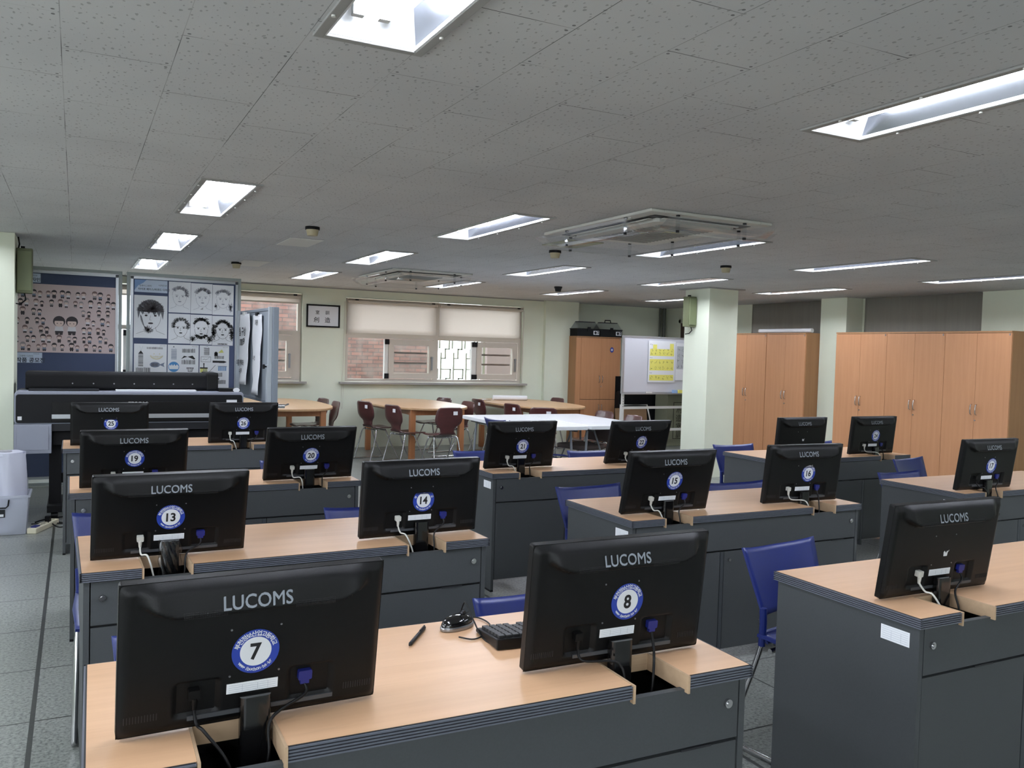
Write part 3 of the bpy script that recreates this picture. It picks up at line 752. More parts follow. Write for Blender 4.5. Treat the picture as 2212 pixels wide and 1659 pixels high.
def monitor(n):
    x, y, yaw, tilt = MONS[n]
    dx, dy, da, _ = DESKS[SLOT[n][0]]
    zb = .597
    o = thing('computer_monitor', MLAB.get(n, 'black monitor with round blue and white sticker numbered %s' % n), 'monitor', (x, y, zb), R(yaw), 'computer monitors seen from behind')
    zs = .751-zb
    h = bpy.data.objects.new('housing', HMESH); COL.objects.link(h); h.parent = o; h.location = (0, 0, zs); h.rotation_euler = (R(tilt), 0, 0)
    for nm, me, loc in (('logo', LOGO, (0, 0, 0)), ('asset_label', ALAB, (-.008, -.0224, .075))):
        q = bpy.data.objects.new(nm, me); COL.objects.link(q); q.parent = h; q.location = loc
    SX, SZ = STK[n]
    if n in ('9', '23'):
        MB().poly2([(SX-.012, SZ-.012), (SX+.004, SZ-.012), (SX+.006, SZ+.004), (SX+.012, SZ+.008), (SX+.006, SZ+.001), (SX+.002, SZ+.006), (SX-.002, SZ-.002), (SX-.01, SZ+.006), (SX-.014, SZ+.002)], SY, .0006).build('sticker_remnant', M_STWHITE, h)
    else:
        sticker(n, {'14': 1, '25': 1, '16': 2}.get(n, 0)).build('number_sticker', [M_STBLUE, M_STWHITE, M_INK, M_CHAR], h)
    MB().box(-.13, -.0245, .022, .158, -.021, .031).build('socket_strip', M_GR, h)
    MB().rbox(.084, -.025, .070, .112, -.013, .090, .003, 'y').box(.089, -.024, .061, .107, -.014, .070).build('video_plug', mat('vga_blue', (22, 30, 104), .45), h)
    black = n in ('7', '8', '17')
    pm = M_BLK if black else M_CORDW
    PX = -.118 if n in '78' else -.101
    MB().rbox(PX-.011, -.029, .066, PX+.011, -.013, .086, .003, 'y').cyl((PX, -.024, .068), (PX, -.026, .044), .007, 8, r1=.0045).build('power_plug', pm, h)
    # stand
    mb = MB().rbox(-.032+.02, -.040, .012-zs*0, .032+.02, -.012, .065, .006, 'z')
    # neck drops from behind the housing down into the slot
    nk = MB()
    a_, b_ = (N1 if SLOT[n][1] == '0' else N2); lx = x-dx
    NX = min(max(lx-.004, a_+.036), b_-.036)-lx
    nk.rbox(NX-.030, -.056, .010, NX+.030, -.026, zs+.055, .010, 'z')
    nk.build('stand_neck', M_BLKG, o)
    b = MB(); pts = [(NX+.10*math.cos(2*math.pi*i/36)*(1 if abs(math.cos(2*math.pi*i/36)) < .8 else .98), -.035+.068*math.sin(2*math.pi*i/36)) for i in range(36)]
    b.prism(pts, .0, .010, 'z'); b.cyl((NX, -.040, .010), (NX, -.040, .02), .034, 20); b.build('stand_base', M_BLKG, o, bevel=.002)
    # cords run from the plugs down into the slot
    T = Matrix.Translation((0, 0, zs)) @ Matrix.Rotation(R(tilt), 4, 'X')
    p0 = T @ Vector((PX, -.026, .046)); xa = a_-lx+.02
    e = Vector((NX-.045, -.10, .02)); m1 = Vector((max(xa, p0.x+.012), -.078, zs+.012)); m2 = Vector((max(xa+.006, NX-.06), -.10, zs-.05))
    MB().tube(bez([p0, Vector((p0.x+.002, p0.y-.022, p0.z-.022)), m1, m2, e]), .0032, 7).build('power_cord', pm, o)
    q0 = T @ Vector((.098, -.020, .062)); xb = b_-lx-.012
    MB().tube(bez([q0, q0+Vector((-.003, -.012, -.02)), Vector((min(xb, .085), -.060, zs+.008)), Vector((min(xb-.01, .065), -.085, zs-.05)), Vector((min(xb-.02, .05), -.09, .02))]), .0034, 7).build('video_cord', M_BLK, o)
    if n == '13':
        MB().shell(lambda u, v: (NX+.038*math.cos(math.pi*(1.05-1.1*u))*(1+.08*math.sin(v*23+u*9)), -.040-.030*math.sin(math.pi*u)*(1+.2*math.sin(v*17+u*31)), .03+(zs+.03)*v), 22, 22, .0006).build('plastic_wrap', M_BAG, o)
    return o
def bez(P, n=7):
    """smooth curve through the points"""
    P = [Vector(p) for p in P]; out = []
    for i in range(len(P)-1):
        a, b, c, d = P[max(i-1, 0)], P[i], P[i+1], P[min(i+2, len(P)-1)]
        for k in range(n):
            t = k/n
            out.append(.5*((2*b)+(c-a)*t+(2*a-5*b+4*c-d)*t*t+(3*b-a-3*c+d)*t**3))
    out.append(P[-1]); return out
for n in MONS: monitor(n)
# things beside monitor 8
o = thing('computer_mouse', 'black and silver mouse lying on the desk left of monitor 8', 'mouse', (.935, 2.115, DH), R(-65))
def mouse_fn(hw, hl, ht, z0):
    return lambda u, v: (hw*math.cos(2*math.pi*u)*math.sin(math.pi/2*v)*(1+.12*math.sin(2*math.pi*u)), hl*math.sin(2*math.pi*u)*math.sin(math.pi/2*v), z0+ht*math.cos(math.pi/2*v)**.75)
MB().grid(mouse_fn(.031, .055, .026, .010), 32, 10).build('shell', M_BLKG, o)
MB().prism([(.034*math.cos(2*math.pi*i/32)*(1+.12*math.sin(2*math.pi*i/32)), .058*math.sin(2*math.pi*i/32)) for i in range(32)], .001, .012, 'z').build('side_trim', M_STEEL, o, bevel=.003)
MB().cyl((-.004, .026, .033), (.004, .026, .033), .008, 14).build('scroll_wheel', M_CHAR, o)
MB().box(-.0004, .01, .031, .0004, .05, .033).build('button_gap', M_GAP, o)
tag(MB().tube(bez([(.905, 2.03, DH+.004), (.935, 2.0, DH+.004), (.985, 2.03, DH+.004), (1.025, 2.09, DH+.004), (1.02, 2.16, DH+.004), (.97, 2.185, DH+.004), (.962, 2.15, DH+.03), (.962, 2.12, DH+.065), (.962, 2.07, DH+.035), (.962, 2.01, DH+.004), (.965, 1.95, DH+.003), (1.0, 1.93, DH+.003)]), .0021, 7).build('mouse_cord', M_BLK), 'thin black mouse cord looping on the desk by the keyboard', 'cable')
o = thing('keyboard', 'black keyboard lying half hidden behind monitor 8', 'keyboard', (1.175, 1.965, DH), R(-4.5))
k = MB().prism([(-.078, .002), (.078, .002), (.078, .030), (-.070, .014), (-.078, .01)], -.215, .215, 'x'); 
k.v = [(p[0], -p[1], p[2]) for p in k.v]; k.build('case', M_BLK, o, bevel=.003)
kb = MB()
for r in range(6):
    y = .058-r*.0215; z = .0165+(-y+.07)*.105+.0
    for i in range(21):
        if r == 0 and i % 5 == 4: continue
        x = -.205+i*.0197
        kb.box(x, y-.017, z-.004, x+.0168, y, z+.006)
kb.build('keys', mat('key_black', (30, 30, 32), .5), o, bevel=.0015)
o = thing('ballpoint_pen', 'black click pen lying on the desk between monitors 7 and 8', 'pen', (.81, 2.08, DH+.006), R(-37))
MB().cyl((0, -.07, 0), (0, .055, 0), .0052, 12).cyl((0, -.07, 0), (0, -.082, 0), .0052, 12, r1=.0015).build('barrel', M_BLK, o)
MB().cyl((0, .055, 0), (0, .066, 0), .0028, 8).box(-.0015, .015, .0055, .0015, .06, .008).build('clip', M_CHAR, o)
o = MB().shell(lambda u, v: (1.215+.07*u+.008*math.sin(v*13), 1.66+.07*v, .612+.02*math.sin(u*9+v*5)*math.sin(v*7)+.02), 16, 16, .0008).build('plastic_bag', M_BAG)
tag(o, 'crumpled clear plastic bag in the desk slot under monitor 8', 'bag')

# ------------------------------------------------------------------ blue chairs (sitting direction -y)
def make_blue():
    o = thing('blue_chair', 'x', 'chair', (0, 0, 0))
    def back(u, v):
        x = (u-.5)*2; hw = .192+.028*v
        z = .535+.240*v+(.012*abs(x)**3-.006)*v
        return (x*hw, .195+.085*v+.020*(1-x*x)-.012, z)
    MB().shell(back, 16, 12, .008).build('backrest', M_BLUE, o)
    mb = MB()
    for s in (-1, 1):
        mb.tube(bez([(s*.193, .185, .565), (s*.190, .185, .50), (s*.188, .19, .42)], 4), .014, 8)
    def low(u, v):
        x = (u-.5)*2; return (x*.188, .190+.012*(1-x*x)-.03*(1-v)**2, .437+.035*v)
    mb.shell(low, 10, 4, .008); mb.build('back_support', M_BLUE, o)
    def seat(u, v):
        x = (u-.5)*2; return (x*(.215-.02*abs(v-.5)), -.22+.42*v, .432+.012*abs(x)**2-.018*math.exp(-((v-.0)/.12)**2)+.010*v)
    MB().shell(seat, 12, 12, -.012).build('seat', M_BLUE, o)
    for s in (-1, 1):
        MB().tube(bez([(s*.185, .20, .52), (s*.188, .19, .43), (s*.20, .26, .2), (s*.205, .32, .035), (s*.205, .29, .012), (s*.205, .1, .012), (s*.205, -.2, .012), (s*.205, -.235, .05), (s*.2, -.19, .30), (s*.195, -.15, .41)], 5), .0105, 8).build('leg', M_CHROME, o)
    MB().cyl((-.195, -.12, .408), (.195, -.12, .408), .01, 8).cyl((-.19, .15, .41), (.19, .15, .41), .01, 8).build('cross_bar', M_CHROME, o)
    return o
B0 = make_blue(); first = True
BL = [((2.285, 2.465), (2.70, 2.525), 'blue plastic chair standing at the left end of the right foreground desk'),
      ((1.04, 2.235), (1.48, 2.235), 'blue plastic chair tucked behind the desk, left of monitor 8'),
      ((.085, 2.27), (.525, 2.27), 'blue plastic chair hidden behind monitor 7'),
      ((-.008, 3.97), (.432, 3.97), 'blue plastic chair showing left of monitor 13'),
      ((1.0, 3.765), (1.44, 3.765), 'blue plastic chair tucked in left of monitor 14'),
      ((2.315, 3.965), (2.759, 3.997), 'blue plastic chair showing left of monitor 15'),
      ((3.245, 3.835), (3.685, 3.835), 'blue plastic chair tucked between monitors 15 and 16'),
      ((4.70, 3.86), (5.14, 3.88), 'blue plastic chair tucked in left of monitor 17'),
      ((1.03, 5.43), (1.47, 5.43), 'blue plastic chair showing left of monitor 20'),
      ((2.43, 5.64), (2.87, 5.64), 'blue plastic chair showing left of monitor 21'),
      ((3.27, 5.44), (3.71, 5.44), 'blue plastic chair tucked between monitors 21 and 22'),
      ((4.735, 5.53), (5.175, 5.534), 'blue plastic chair left of the grey desk with monitor 24'),
      ((5.70, 5.55), (6.14, 5.56), 'blue plastic chair behind the monitors with a torn sticker and 24'),
      ((5.47, 4.36), (5.90, 4.44), 'blue plastic chair turned aside beyond the desk of monitor 17'),
      ((4.06, 8.05), (4.02, 8.47), 'blue plastic chair at the left end of the white folding table, farther one'),
      ((4.10, 7.56), (4.08, 7.98), 'blue plastic chair at the left end of the white folding table, nearer one')]
for a, b, lab in BL:
    o = B0 if first else copy_tree(B0); first = False
    ax, ay = a; bx, by = b; ang = math.atan2(by-ay, bx-ax)
    cx, cy = (ax+bx)/2, (ay+by)/2
    back = Vector((-math.sin(ang), math.cos(ang)))
    o.location = (cx-back.x*.268, cy-back.y*.268, 0); o.rotation_euler = (0, 0, ang); o['label'] = lab; o['group'] = 'blue plastic chairs'

# ------------------------------------------------------------------ oval tables and plywood chairs
def superell(a, b, n=2.6, k=72):
    out = []
    for i in range(k):
        t = 2*math.pi*i/k; c, s = math.cos(t), math.sin(t)
        out.append((a*math.copysign(abs(c)**(2/n), c), b*math.copysign(abs(s)**(2/n), s)))
    return out
def make_oval():
    o = thing('oval_table', 'x', 'table', (0, 0, 0))
    MB().prism(superell(.6, 1.1), .725, .753, 'z', smooth=True).build('tabletop', [M_OVAL], o, bevel=.004)
    mb = MB(); mb.prism(superell(.602, 1.102), .727, .744, 'z'); 
    ap = MB()
    for x in (-.34, .34): ap.box(x-.012, -.92, .655, x+.012, .92, .724)
    for y in (-.92, .92): ap.box(-.34, y-.012, .655, .34, y+.012, .724)
    ap.build('apron', M_OVALLEG, o)
    for x in (-.34, .34):
        for y in (-.92, .92): MB().box(x-.035, y-.035, 0, x+.035, y+.035, .7245).build('leg', M_OVALLEG, o, bevel=.004)
    return o
T0 = make_oval()
for i, (x, y, lab) in enumerate([(2.35, 11.2, 'oval wooden table partly hidden by the folding pin board, left of the three'), (4.19, 11.2, 'oval wooden table under the wide back window, middle of the three'), (6.04, 11.2, 'oval wooden table with a paper roll, right of the three')]):
    o = T0 if i == 0 else copy_tree(T0)
    o.location = (x, y, 0); o['label'] = lab; o['group'] = 'oval wooden tables'
PATH = [(.235, .775, .165), (.215, .70, .185), (.20, .62, .19), (.185, .57, .165), (.17, .53, .115), (.165, .49, .10), (.15, .455, .115), (.11, .435, .15), (.04, .43, .185), (-.06, .428, .19), (-.15, .432, .18), (-.2, .428, .155), (-.22, .418, .13)]
def make_ply():
    o = thing('plywood_chair', 'x', 'chair', (0, 0, 0))
    P = bez([(p[2], p[0], p[1]) for p in PATH], 4)
    n = len(P)-1
    def fn(u, v):
        f = v*n; i = min(int(f), n-1); t = f-i; q = P[i]*(1-t)+P[i+1]*t; x = (u-.5)*2
        e = 1.0
        if v < .05: e = .82+.18*math.sqrt(max(0, 1-((.05-v)/.05)**2))
        if v > .96: e = .85
        return (x*q.x*e, q.y-.018*x*x*(1 if v < .5 else 0)*0+(-.015*x*x if v < .45 else 0), q.z+(.008*x*x if v > .55 else 0))
    mb_ = MB().shell(fn, 10, n, .010); mb_.v = [(p[0], p[1], p[2]+.018*max(0, p[2]-.43)/.35) for p in mb_.v]; mb_.build('seat_shell', M_PLY, o)
    MB().box(-.10, .226, .70, -.04, .2275, .745).build('paper_label', M_PAPER, o)
    for s in (-1, 1):
        MB().tube(bez([(s*.12, .09, .415), (s*.165, .12, .40), (s*.185, .17, .2), (s*.19, .22, .03), (s*.19, .2, .012), (s*.19, -.2, .012), (s*.19, -.22, .03), (s*.185, -.12, .2), (s*.17, -.03, .395), (s*.13, -.04, .412)], 5), .0095, 8).build('leg', M_CHROME, o)
    MB().cyl((-.15, .09, .41), (.15, .09, .41), .009, 8).cyl((-.15, -.04, .408), (.15, -.04, .408), .009, 8).build('seat_bar', M_CHROME, o)
    return o
P0 = make_ply(); first = True
# (x, y of the backrest, facing angle in degrees from +x)
PL = [(3.42, 10.98, 16, 'maroon plywood chair at the far left side of the middle oval table'),
      (3.56, 10.26, 14, 'maroon plywood chair at the near left side of the middle oval table'),
      (4.13, 9.70, 96, 'maroon plywood chair at the near end of the middle oval table'),
      (4.93, 11.80, 195, 'maroon plywood chair at the far right side of the middle oval table'),
      (4.92, 10.90, 185, 'maroon plywood chair at the near right side of the middle oval table'),
      (3.05, 10.95, 180, 'maroon plywood chair seen sideways, right of the left oval table'),
      (3.05, 11.6, 190, 'maroon plywood chair at the far right side of the left oval table'),
      (5.30, 11.45, 6, 'maroon plywood chair at the far left side of the right oval table'),
      (5.33, 10.40, 12, 'maroon plywood chair at the near left side of the right oval table'),
      (5.40, 9.62, 62, 'maroon plywood chair tucked under the near end of the right oval table'),
      (6.86, 11.75, 185, 'maroon plywood chair at the far right side of the right oval table'),
      (5.95, 9.0, 185, 'maroon plywood chair at the right side of the white tables, farther one'),
      (5.90, 8.30, 180, 'maroon plywood chair at the right side of the white tables, nearer one')]
for x, y, a, lab in PL:
    o = P0 if first else copy_tree(P0); first = False
    d = Vector((math.cos(R(a)), math.sin(R(a))))
    o.location = (x+d.x*.22, y+d.y*.22, 0); o.rotation_euler = (0, 0, R(a+90)); o['label'] = lab; o['group'] = 'maroon plywood chairs'
def pad_chair(x, y, a, lab):
    o = thing('padded_chair', lab, 'chair', (x, y, 0), R(a), group='brown padded chairs under the white tables')
    MB().rbox(-.21, -.21, .425, .21, .2, .475, .05, 'z').build('seat', M_PLYD, o, bevel=.015)
    MB().shell(lambda u, v: ((u-.5)*.40, .235+.05*v, .50+.19*v), 6, 6, .025).build('backrest', M_PLYD, o, bevel=.008)
    for s in (-1, 1): MB().tube(bez([(s*.21, .29, .66), (s*.21, .24, .48), (s*.21, .22, .42), (s*.21, .1, .415), (s*.21, -.19, .415), (s*.21, -.22, .39), (s*.21, -.23, .02), (s*.21, -.2, .012), (s*.21, .22, .012)], 4), .011, 8).build('leg', M_CHROME, o)
    MB().cyl((-.21, -.1, .415), (.21, -.1, .415), .01, 8).cyl((-.21, .20, .013), (.21, .20, .013), .01, 8).build('cross_bar', M_CHROME, o)
pad_chair(5.05, 9.55, 180, 'brown padded chrome chair under the white tables, farther one')
pad_chair(5.18, 8.32, -80, 'brown padded chrome chair under the white tables, nearer one')
def folding(cx, cy, sx, sy, rz, lab):
    o = thing('folding_table', lab, 'table', (cx, cy, 0), R(rz), group='white folding tables')
    h, k = sx/2, sy/2
    MB().rbox(-h, -k, .70, h, k, .742, .035, 'z').build('tabletop', mat('white_table_plastic', (226, 228, 232), .35), o, bevel=.006)
    MB().box(-h+.08, -k+.1, .672, -h+.11, k-.1, .6995).box(h-.11, -k+.1, .672, h-.08, k-.1, .6995).build('rail', M_GREYD, o)
    for s in (-1, 1):
        for q in (-1, 1):
            MB().tube([(q*(h-.1), s*(k-.22), .70), (q*(h-.06), s*(k-.2), .012)], .014, 8).build('leg', mat('grey_powder_coat', (128, 132, 138), .5), o)
        MB().cyl((-h+.07, s*(k-.2), .12), (h-.07, s*(k-.2), .12), .012, 8).tube([(0, s*(k-.21), .12), (0, s*(k-.6), .69)], .01, 8).build('brace', mat('grey_powder_coat', (128, 132, 138), .5), o)
folding(4.455, 8.42, .80, 1.58, -1, 'white folding table, left one, with two blue chairs at its end')
folding(5.28, 8.44, .80, 1.60, -1, 'white folding table, right one, in front of the right oval table')
o = thing('paper_roll', 'white paper roll lying on the right oval table', 'paper roll', (5.98, 11.72, .753+.04), R(-12))
MB().cyl((-.27, 0, 0), (.27, 0, 0), .038, 20).build('roll', M_PAPER, o)
MB().shell(lambda u, v: (-.45+.2*u, -.06+.12*v, -.035+.012*math.sin(u*5)), 6, 4, .001).build('loose_sheet', M_PAPER, o)

# ------------------------------------------------------------------ cupboards
def cupboard(o_loc, wdt, dep, hgt, lab, split=None, hz=.88, group=None, rz=0, lock=True, frame=.0):
    """front faces -y, origin at the front left floor corner"""
    o = thing('cupboard', lab, 'cupboard', o_loc, rz, group)
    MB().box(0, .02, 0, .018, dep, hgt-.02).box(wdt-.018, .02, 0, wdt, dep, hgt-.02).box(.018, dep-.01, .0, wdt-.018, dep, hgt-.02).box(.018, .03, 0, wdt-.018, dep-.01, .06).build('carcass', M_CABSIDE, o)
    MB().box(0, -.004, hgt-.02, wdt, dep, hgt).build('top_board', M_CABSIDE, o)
    MB().box(.018, .03, .06, wdt-.018, .034, hgt-.02).build('shadow_gap', M_GAP, o)
    x0 = frame
    spans = [(.062, hgt-.024)] if split is None else [(.062, split-.003), (split+.003, hgt-.024)]
    if frame: MB().box(0.0, .0, .06, x0-.003, .02, hgt-.024).build('front_stile', M_CAB, o)
    mid = (x0+wdt)/2
    for (za, zb) in spans:
        for s, (a, b) in ((-1, (x0+.002, mid-.0015)), (1, (mid+.0015, wdt-.002))):
            dr = MB().box(a, 0, za, b, .02, zb).build('door', M_CAB, o)
            hx = mid+s*.030; hh = hz if (split is None or zb > split+.1) else zb-.14
            if split is not None and zb > split+.1: hh = split+.34
            MB().tube(bez([(hx, 0, hh-.06), (hx, -.022, hh-.048), (hx, -.028, hh), (hx, -.022, hh+.048), (hx, 0, hh+.06)], 4), .0055, 8).build('handle', M_CHROME, dr)
            if s == 1 and lock: MB().cyl((mid+.016, 0, hh-.12), (mid+.016, -.008, hh-.12), .008, 10).build('lock', M_STEEL, dr)
    MB().box(wdt-.03, -.006, hgt-.05, wdt-.018, 0, hgt-.03).build('door_hinge', M_STEEL, o)
    return o
CX = 9.03; CH = 1.886; CWD = .80
for i, y in enumerate((8.17, 7.37, 6.57)):
    cupboard((CX, y, 0), CWD, .46, CH, ['tall beech cupboard touching the right pillar, left of the run of three', 'tall beech cupboard in the middle of the run of three', 'tall beech cupboard at the right end of the run of three'][i], hz=1.0, group='tall beech cupboards along the right wall', rz=R(-90))
for i, y in enumerate((9.455, 10.28)):
    cupboard((CX, y, 0), .75 if i == 0 else .82, .46, CH, ['tall beech cupboard under the white tube, left of the right pillar', 'tall beech cupboard just right of the centre pillar'][i], hz=1.0, group='tall beech cupboards along the right wall', rz=R(-90))
cupboard((7.40, 12.12, 0), .88, .245, 1.80, 'beech cupboard with four doors in the alcove under two tool boxes', split=.745, frame=.09, lock=True)
MB2 = MB().disk((0, 0, 0), .045, 24, 0, axis='y', sx=.8); MB2.disk((0, -.0007, 0), .02, 20, 1, axis='y')
MB2.v = [(p[0]+8.10, p[1]+12.119, p[2]+1.585) for p in MB2.v]
tag(MB2.build('round_sticker', [M_STBLUE, M_STWHITE]), 'small round blue sticker on the alcove cupboard door', 'sticker')
o = thing('cardboard_tube', 'long white tube lying on top of the left wall cupboards', 'tube', (9.13, 9.2, CH+.034), R(90+3))
MB().cyl((-.47, 0, 0), (.47, .0, 0), .03, 16).build('tube', M_PAPER, o); MB().cyl((-.49, 0, 0), (-.47, 0, 0), .031, 16).cyl((.47, 0, 0), (.49, 0, 0), .031, 16).build('end_cap', M_WHITE, o)
def toolbox(x, lab, handle):
    o = thing('tool_box', lab, 'tool box', (x, 12.245, 1.80), group='tool boxes on the alcove cupboard')
    MB().box(-.22, -.12, 0, .22, .12, .125).box(-.226, -.126, .115, .226, .126, .13).build('tray_body', M_BLKM, o)
    v = [(-.215, -.115, .131), (.215, -.115, .131), (.215, .115, .131), (-.215, .115, .131), (-.17, -.06, .235), (.17, -.06, .235), (.17, .06, .235), (-.17, .06, .235)]
    MB().add(v, [(0, 1, 5, 4), (1, 2, 6, 5), (2, 3, 7, 6), (3, 0, 4, 7), (4, 5, 6, 7)]).build('clear_lid', M_BAG, o)
    MB().box(-.165, -.055, .2355, .165, .055, .248).build('lid_top', M_CHAR, o)
    MB().box(-.03, -.135, .09, .03, -.127, .155).build('latch', M_BLKM, o)
    if handle: MB().tube([(-.06, 0, .248), (-.055, 0, .285), (.055, 0, .285), (.06, 0, .248)], .009, 8).build('handle', M_BLKM, o)
    mb = MB().box(.09, -.1285, .03, .20, -.1265, .095, 0).disk((.13, -.1287, .063), .024, 16, 1).box(.165, -.1295, .07, .195, -.1286, .09, 1).box(.165, -.1295, .045, .195, -.1286, .06, 1); mb.build('printed_label', [M_PAPER, M_INK], o)
toolbox(7.63, 'black tool box with clear lid on the alcove cupboard, left one', False)
toolbox(8.08, 'black tool box with clear lid and raised handle on the alcove cupboard, right one', True)

# ------------------------------------------------------------------ whiteboard and what leans behind it
o = thing('whiteboard', 'white board on wheeled stand between alcove cupboard and centre pillar', 'whiteboard', (7.55, 11.0, 0), R(4))
MB().box(.02, -.012, .93, 1.78, .012, 1.785).build('board_surface', mat('whiteboard_white', (204, 206, 214), .25), o)
mb = MB(); frame_ring(mb, 0, .905, 1.8, 1.81, .025, -.02, .02); mb.box(0, -.07, .895, 1.8, -.02, .91); mb.build('frame', M_ALU, o)
s = MB()
for x in (.06, 1.74):
    s.box(x-.02, .021, .10, x+.02, .05, 1.3).box(x-.025, -.30, .06, x+.025, .32, .10)
s.box(.08, .024, .66, 1.72, .045, .70).box(.08, .024, .30, 1.72, .045, .34)
s.build('stand', M_WHITE, o)
h = MB()
for x in (.06,):
    for z in (.82, .78, .74, .70): h.cyl((x, .0205, z), (x, .018, z), .006, 8)
h.build('bolt_holes', M_BLKM, o)
for x in (.06, 1.74):
    for y in (-.27, .29): MB().cyl((x-.012, y, .03), (x+.012, y, .03), .03, 14).box(x-.014, y-.012, .03, x+.014, y+.012, .062).build('castor', M_BLKM, o)
def doodles(mb, x0, z0, nx, nz, dx, dz, y, mi, s=.03):
    for i in range(nx):
        for j in range(nz):
            cx, cz = x0+i*dx, z0+j*dz
            for k in range(4):
                a = random.random()*6.28; px, pz = cx+random.uniform(-.4, .4)*s, cz+random.uniform(-.4, .4)*s
                M = Matrix.Translation((px, y, pz)) @ Matrix.Rotation(a, 4, 'Y')
                mb.box(-s*.3, -.0004, -.0012, s*.3, 0, .0012, mi, M)
def sheet(name, label, loc, rz, build, mats, cat='paper'):
    o = build().build(name, mats); o.location = loc; o.rotation_euler = (0, 0, rz); return tag(o, label, cat)
def sh1():
    mb = MB().box(0, -.002, 0, .56, 0, .66, 0)
    for (za, zb) in ((.42, .53), (.19, .37), (.03, .12)): mb.box(.03, -.0032, za, .53, -.0021, zb, 1)
    mb.box(.09, -.0032, .53, .17, -.0021, .60, 1).box(.44, -.0032, .53, .52, -.0021, .62, 1)
    doodles(mb, .07, .46, 6, 2, .083, .05, -.0034, 2, .045); doodles(mb, .07, .23, 6, 2, .083, .09, -.0034, 2, .05); doodles(mb, .07, .075, 6, 1, .083, .05, -.0034, 2, .05)
    doodles(mb, .04, .395, 2, 1, .03, .05, -.0034, 2, .02); doodles(mb, .04, .15, 2, 1, .03, .05, -.0034, 2, .02); doodles(mb, .04, .60, 2, 1, .03, .05, -.0034, 2, .02)
    return mb
sheet('paper_sheet', 'large white sheet covered with yellow sketch notes on the whiteboard', (7.97, 11.0, 1.075), R(4), sh1, [M_PAPER, M_YEL, M_INK])
def sh2():
    mb = MB().box(0, -.002, 0, .5, 0, .60, 0).box(.02, -.003, .18, .46, -.0021, .55, 1)
    doodles(mb, .06, .22, 5, 4, .085, .09, -.0034, 2, .06); return mb
bpy.data.objects['paper_sheet'].location = (8.05, 11.010, 1.085)
sheet('paper_sheet', 'white sheet with grey sketches on the whiteboard beside the pillar', (8.62, 11.050, 1.12), R(4), sh2, [M_PAPER, mat('grey_notes', (176, 180, 184), .7), M_INK])
for (x, m, l) in ((8.56, mat('pale_blue_note', (150, 180, 220), .7), 'pale blue note pad on the whiteboard ledge'), (8.66, M_YEL, 'yellow note pad on the whiteboard ledge')):
    tag(MB().box(x, 11.045-.055+.01*0, .9145, x+.075, 11.045-.005, .965).build('note_pad', m), l, 'note pad')
tag(MB().box(8.0, 10.975, .914, 8.12, 11.005, .935).build('board_eraser', M_WHITE), 'white board eraser on the whiteboard ledge', 'eraser')
tag(MB().rbox(8.10, 11.86, .02, 9.05, 11.96, .90, .05, 'y').build('black_portfolio', M_BLKM, bevel=.01), 'large black portfolio case standing behind the whiteboard', 'portfolio')
M_ = Matrix.Translation((8.0, 11.42, .0)) @ Matrix.Rotation(R(-9), 4, 'X')
o = MB().box(0, 0, .02, .62, .02, .64, 0).build('brown_board', M_CARD); o.location = (7.85, 11.5, .0); o.rotation_euler = (R(-8), 0, 0); tag(o, 'brown board leaning low behind the whiteboard stand', 'board')
o = thing('folding_easel', 'white framed black folding rack leaning behind the whiteboard stand', 'easel', (7.72, 11.28, 0))
MB().tube([(0, .0, .01), (.10, .12, .70), (.62, .12, .70), (.74, 0, .01)], .012, 8).build('frame', M_WHITE, o)
MB().box(.06, .02, .02, .62, .05, .32).build('panel', M_BLKM, o)
o = thing('dark_panel', 'tall dark panel standing between the alcove cupboard and the whiteboard', 'panel', (8.29, 12.1, 0))
MB().box(-.10, 0, 0.005, .12, .035, 1.14).build('panel', M_BLKM, o)
o = thing('fabric_box', 'grey green box with dark vertical writing behind the whiteboard, beside the pillar', 'box', (8.80, 11.45, 0))
MB().box(0, 0, .0, .62, .35, .86).build('box', mat('grey_green_cloth', (122, 124, 104), .8), o, bevel=.01)
mb = MB(); frame_ring(mb, .12, .12, .36, .74, .012, -.004, -.001); put_text(mb, '創', .24, -.004, .62, .13, bold=.01); put_text(mb, '造', .24, -.004, .47, .13, bold=.01); put_text(mb, '室', .24, -.004, .33, .13, bold=.01); put_text(mb, '訓', .24, -.004, .2, .13, bold=.01)
mb.build('writing', mat('dark_olive_ink', (58, 56, 44), .7), o)

# ------------------------------------------------------------------ large format printer
o = thing('large_format_printer', 'wide black and silver roll printer behind monitors 25 and 26', 'printer', (-.44, 7.98, 0))
PW = 1.80
mb = MB()
mb.rbox(0, 0, .80, PW, .50, 1.07, .03, 'y'); mb.build('silver_shell', M_SILVER, o, bevel=.006)
MB().rbox(.012, -.012, .81, PW-.012, 0, 1.045, .02, 'y').build('front_cover', mat('printer_dark', (15, 16, 19), .5, spec=.2), o, bevel=.004)
MB().box(.27, -.02, .815, 1.56, -.013, .985).build('front_door', M_BLK, o, bevel=.003)
MB().box(.27, -.026, .845, 1.56, -.021, .88).build('silver_strip', M_ALU, o)
MB().rbox(.07, .16, 1.075, 1.58, .52, 1.225, .03, 'x').build('roll_cover', M_BLKM, o, bevel=.01)
MB().rbox(1.50, .15, 1.072, 1.60, .53, 1.235, .02, 'x').build('roll_cover_end', M_BLK, o, bevel=.006)
MB().box(.75, .04, 1.071, 1.40, .155, 1.082).build('media', M_PAPER, o)
MB().box(.10, .03, 1.071, .62, .155, 1.088).build('platen', M_CHAR, o)
c = MB()
for i in range(7): c.cyl((.42+i*.16, .158, 1.13), (.42+i*.16, .1555, 1.13), .006, 8)
c.build('rivets', M_STEEL, o)
